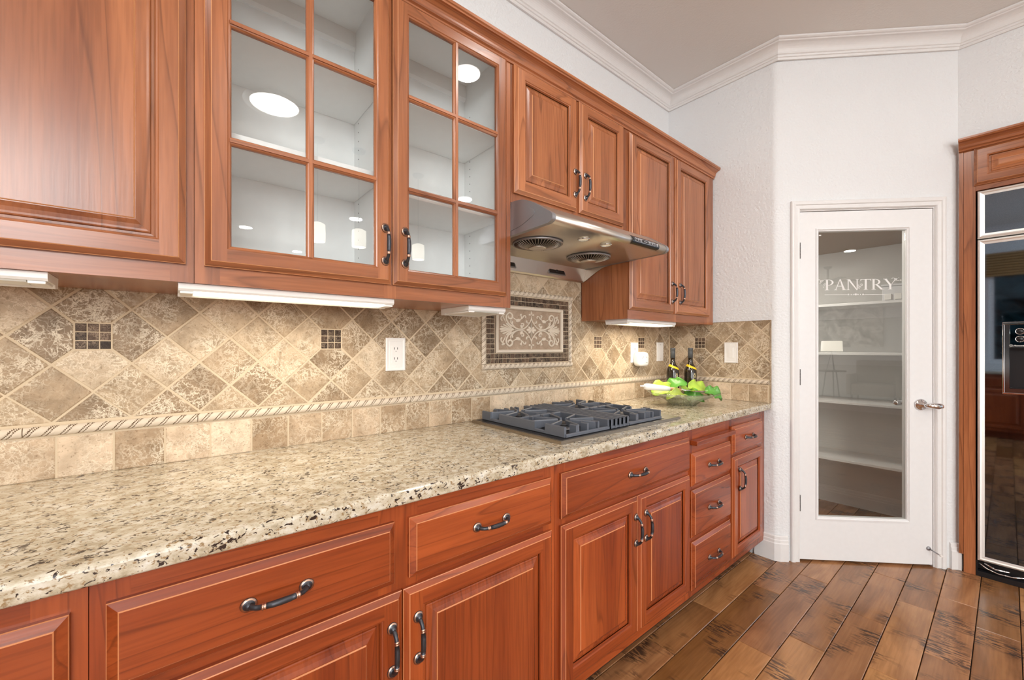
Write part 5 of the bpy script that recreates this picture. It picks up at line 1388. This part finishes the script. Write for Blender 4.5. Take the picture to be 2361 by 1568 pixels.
panel_door(rw, TYp(Y0+.32, .72, 1.43), .57, .90, WZ, WX, facing='y')
# living room pieces mirrored faintly in the pantry glass
pt = thing('painting', (XF-.03, 1.08, 1.25), 'large tree painting on the far wall, faintly mirrored in the pantry glass', 'painting')
bm = bm_new(); add_box(bm, XF-.035, XF-.004, .44, 1.725, 1.25, 2.28)
def paint_m():
    m, nt, b = mat('tree_painting'); mp, _ = coords(nt, (1,1,1), False); n_ = nd(nt, 'ShaderNodeTexNoise', Scale=4, Detail=6.0, Distortion=1.5); lk(nt, mp, 0, n_, 'Vector')
    r = ramp(nt, [(.35, (.10,.09,.08)), (.5, (.5,.48,.45)), (.6, (.85,.84,.82))]); lk(nt, n_, 0, r, 0); lk(nt, r, 0, b, 'Base Color'); return m
obj('canvas', bm, paint_m(), pt)
tb = thing('side_table', (10.3, .88, 0), 'small round side table below the painting, faintly mirrored in the pantry glass', 'table')
bm = bm_new(); add_lathe(bm, [(0, .66), (.28, .66), (.28, .69), (0, .69)], (10.3, .88, 0), n=28); obj('table_top', bm, DARKW, tb)
for k in range(3):
    a_ = 2*PI*k/3; bm = bm_new(); add_tube(bm, [(10.3+.2*math.cos(a_), .88+.2*math.sin(a_), .001), (10.3+.12*math.cos(a_), .88+.12*math.sin(a_), .66)], .014, n=8); obj('leg', bm, DARKW, tb)
lp = thing('table_lamp', (10.3, .88, .69), 'tripod table lamp with white drum shade, faintly mirrored in the pantry glass', 'lamp')
bm = bm_new(); add_lathe(bm, [(.20, 1.15), (.215, 1.15), (.205, 1.40), (.19, 1.40)], (10.3, .88, 0), n=32); obj('lamp_shade', bm, SHADE, lp)
for k in range(3):
    a_ = 2*PI*k/3+.4; bm = bm_new(); add_tube(bm, [(10.3+.10*math.cos(a_), .88+.10*math.sin(a_), .692), (10.3, .88, 1.15)], .007, n=8); obj('leg', bm, BRONZE, lp)
ac = thing('armchair', (9.6, 1.8, 0), 'beige armchair in the living area, faintly mirrored in the pantry glass', 'armchair')
bm = bm_new(); add_bbox(bm, 9.25, 9.95, 1.45, 2.15, .22, .46, .03); obj('seat', bm, FAB, ac)
bm = bm_new(); add_bbox(bm, 9.85, 10.05, 1.42, 2.18, .465, .96, .04); obj('backrest', bm, FAB, ac)
for ya in (1.36, 2.16): bm = bm_new(); add_bbox(bm, 9.25, 9.95, ya, ya+.085, .22, .66, .03); obj('armrest', bm, FAB, ac)
for xa in (9.32, 9.90):
    for ya in (1.45, 2.15): bm = bm_new(); add_tube(bm, [(xa, ya, .001), (xa, ya, .22)], [.015, .022], n=8); obj('leg', bm, DARKW, ac)
fn_ = thing('ceiling_fan', (9.0, 1.10, 2.6), 'bronze ceiling fan in the living area, faintly mirrored in the pantry glass', 'ceiling fan')
bm = bm_new(); add_lathe(bm, [(0, 2.60), (.10, 2.62), (.13, 2.68), (.10, 2.73), (.02, 2.75), (.02, 2.95), (.07, 2.97), (.075, ZC-.002), (0, ZC-.002)], (9.0, 1.1, 0), n=24); obj('motor', bm, BRONZE, fn_)
for k in range(5):
    a_ = 2*PI*k/5; t2 = bmesh.new(); add_bbox(t2, .12, .62, -.06, .06, -.004, .004, .002); t2.transform(Matrix.Translation((9.0, 1.1, 2.68)) @ Matrix.Rotation(a_, 4, 'Z') @ Matrix.Rotation(.15, 4, 'X')); obj('blade', t2, BRONZE, fn_)
print('OBJS', len(bpy.data.objects), 'planks', pk)
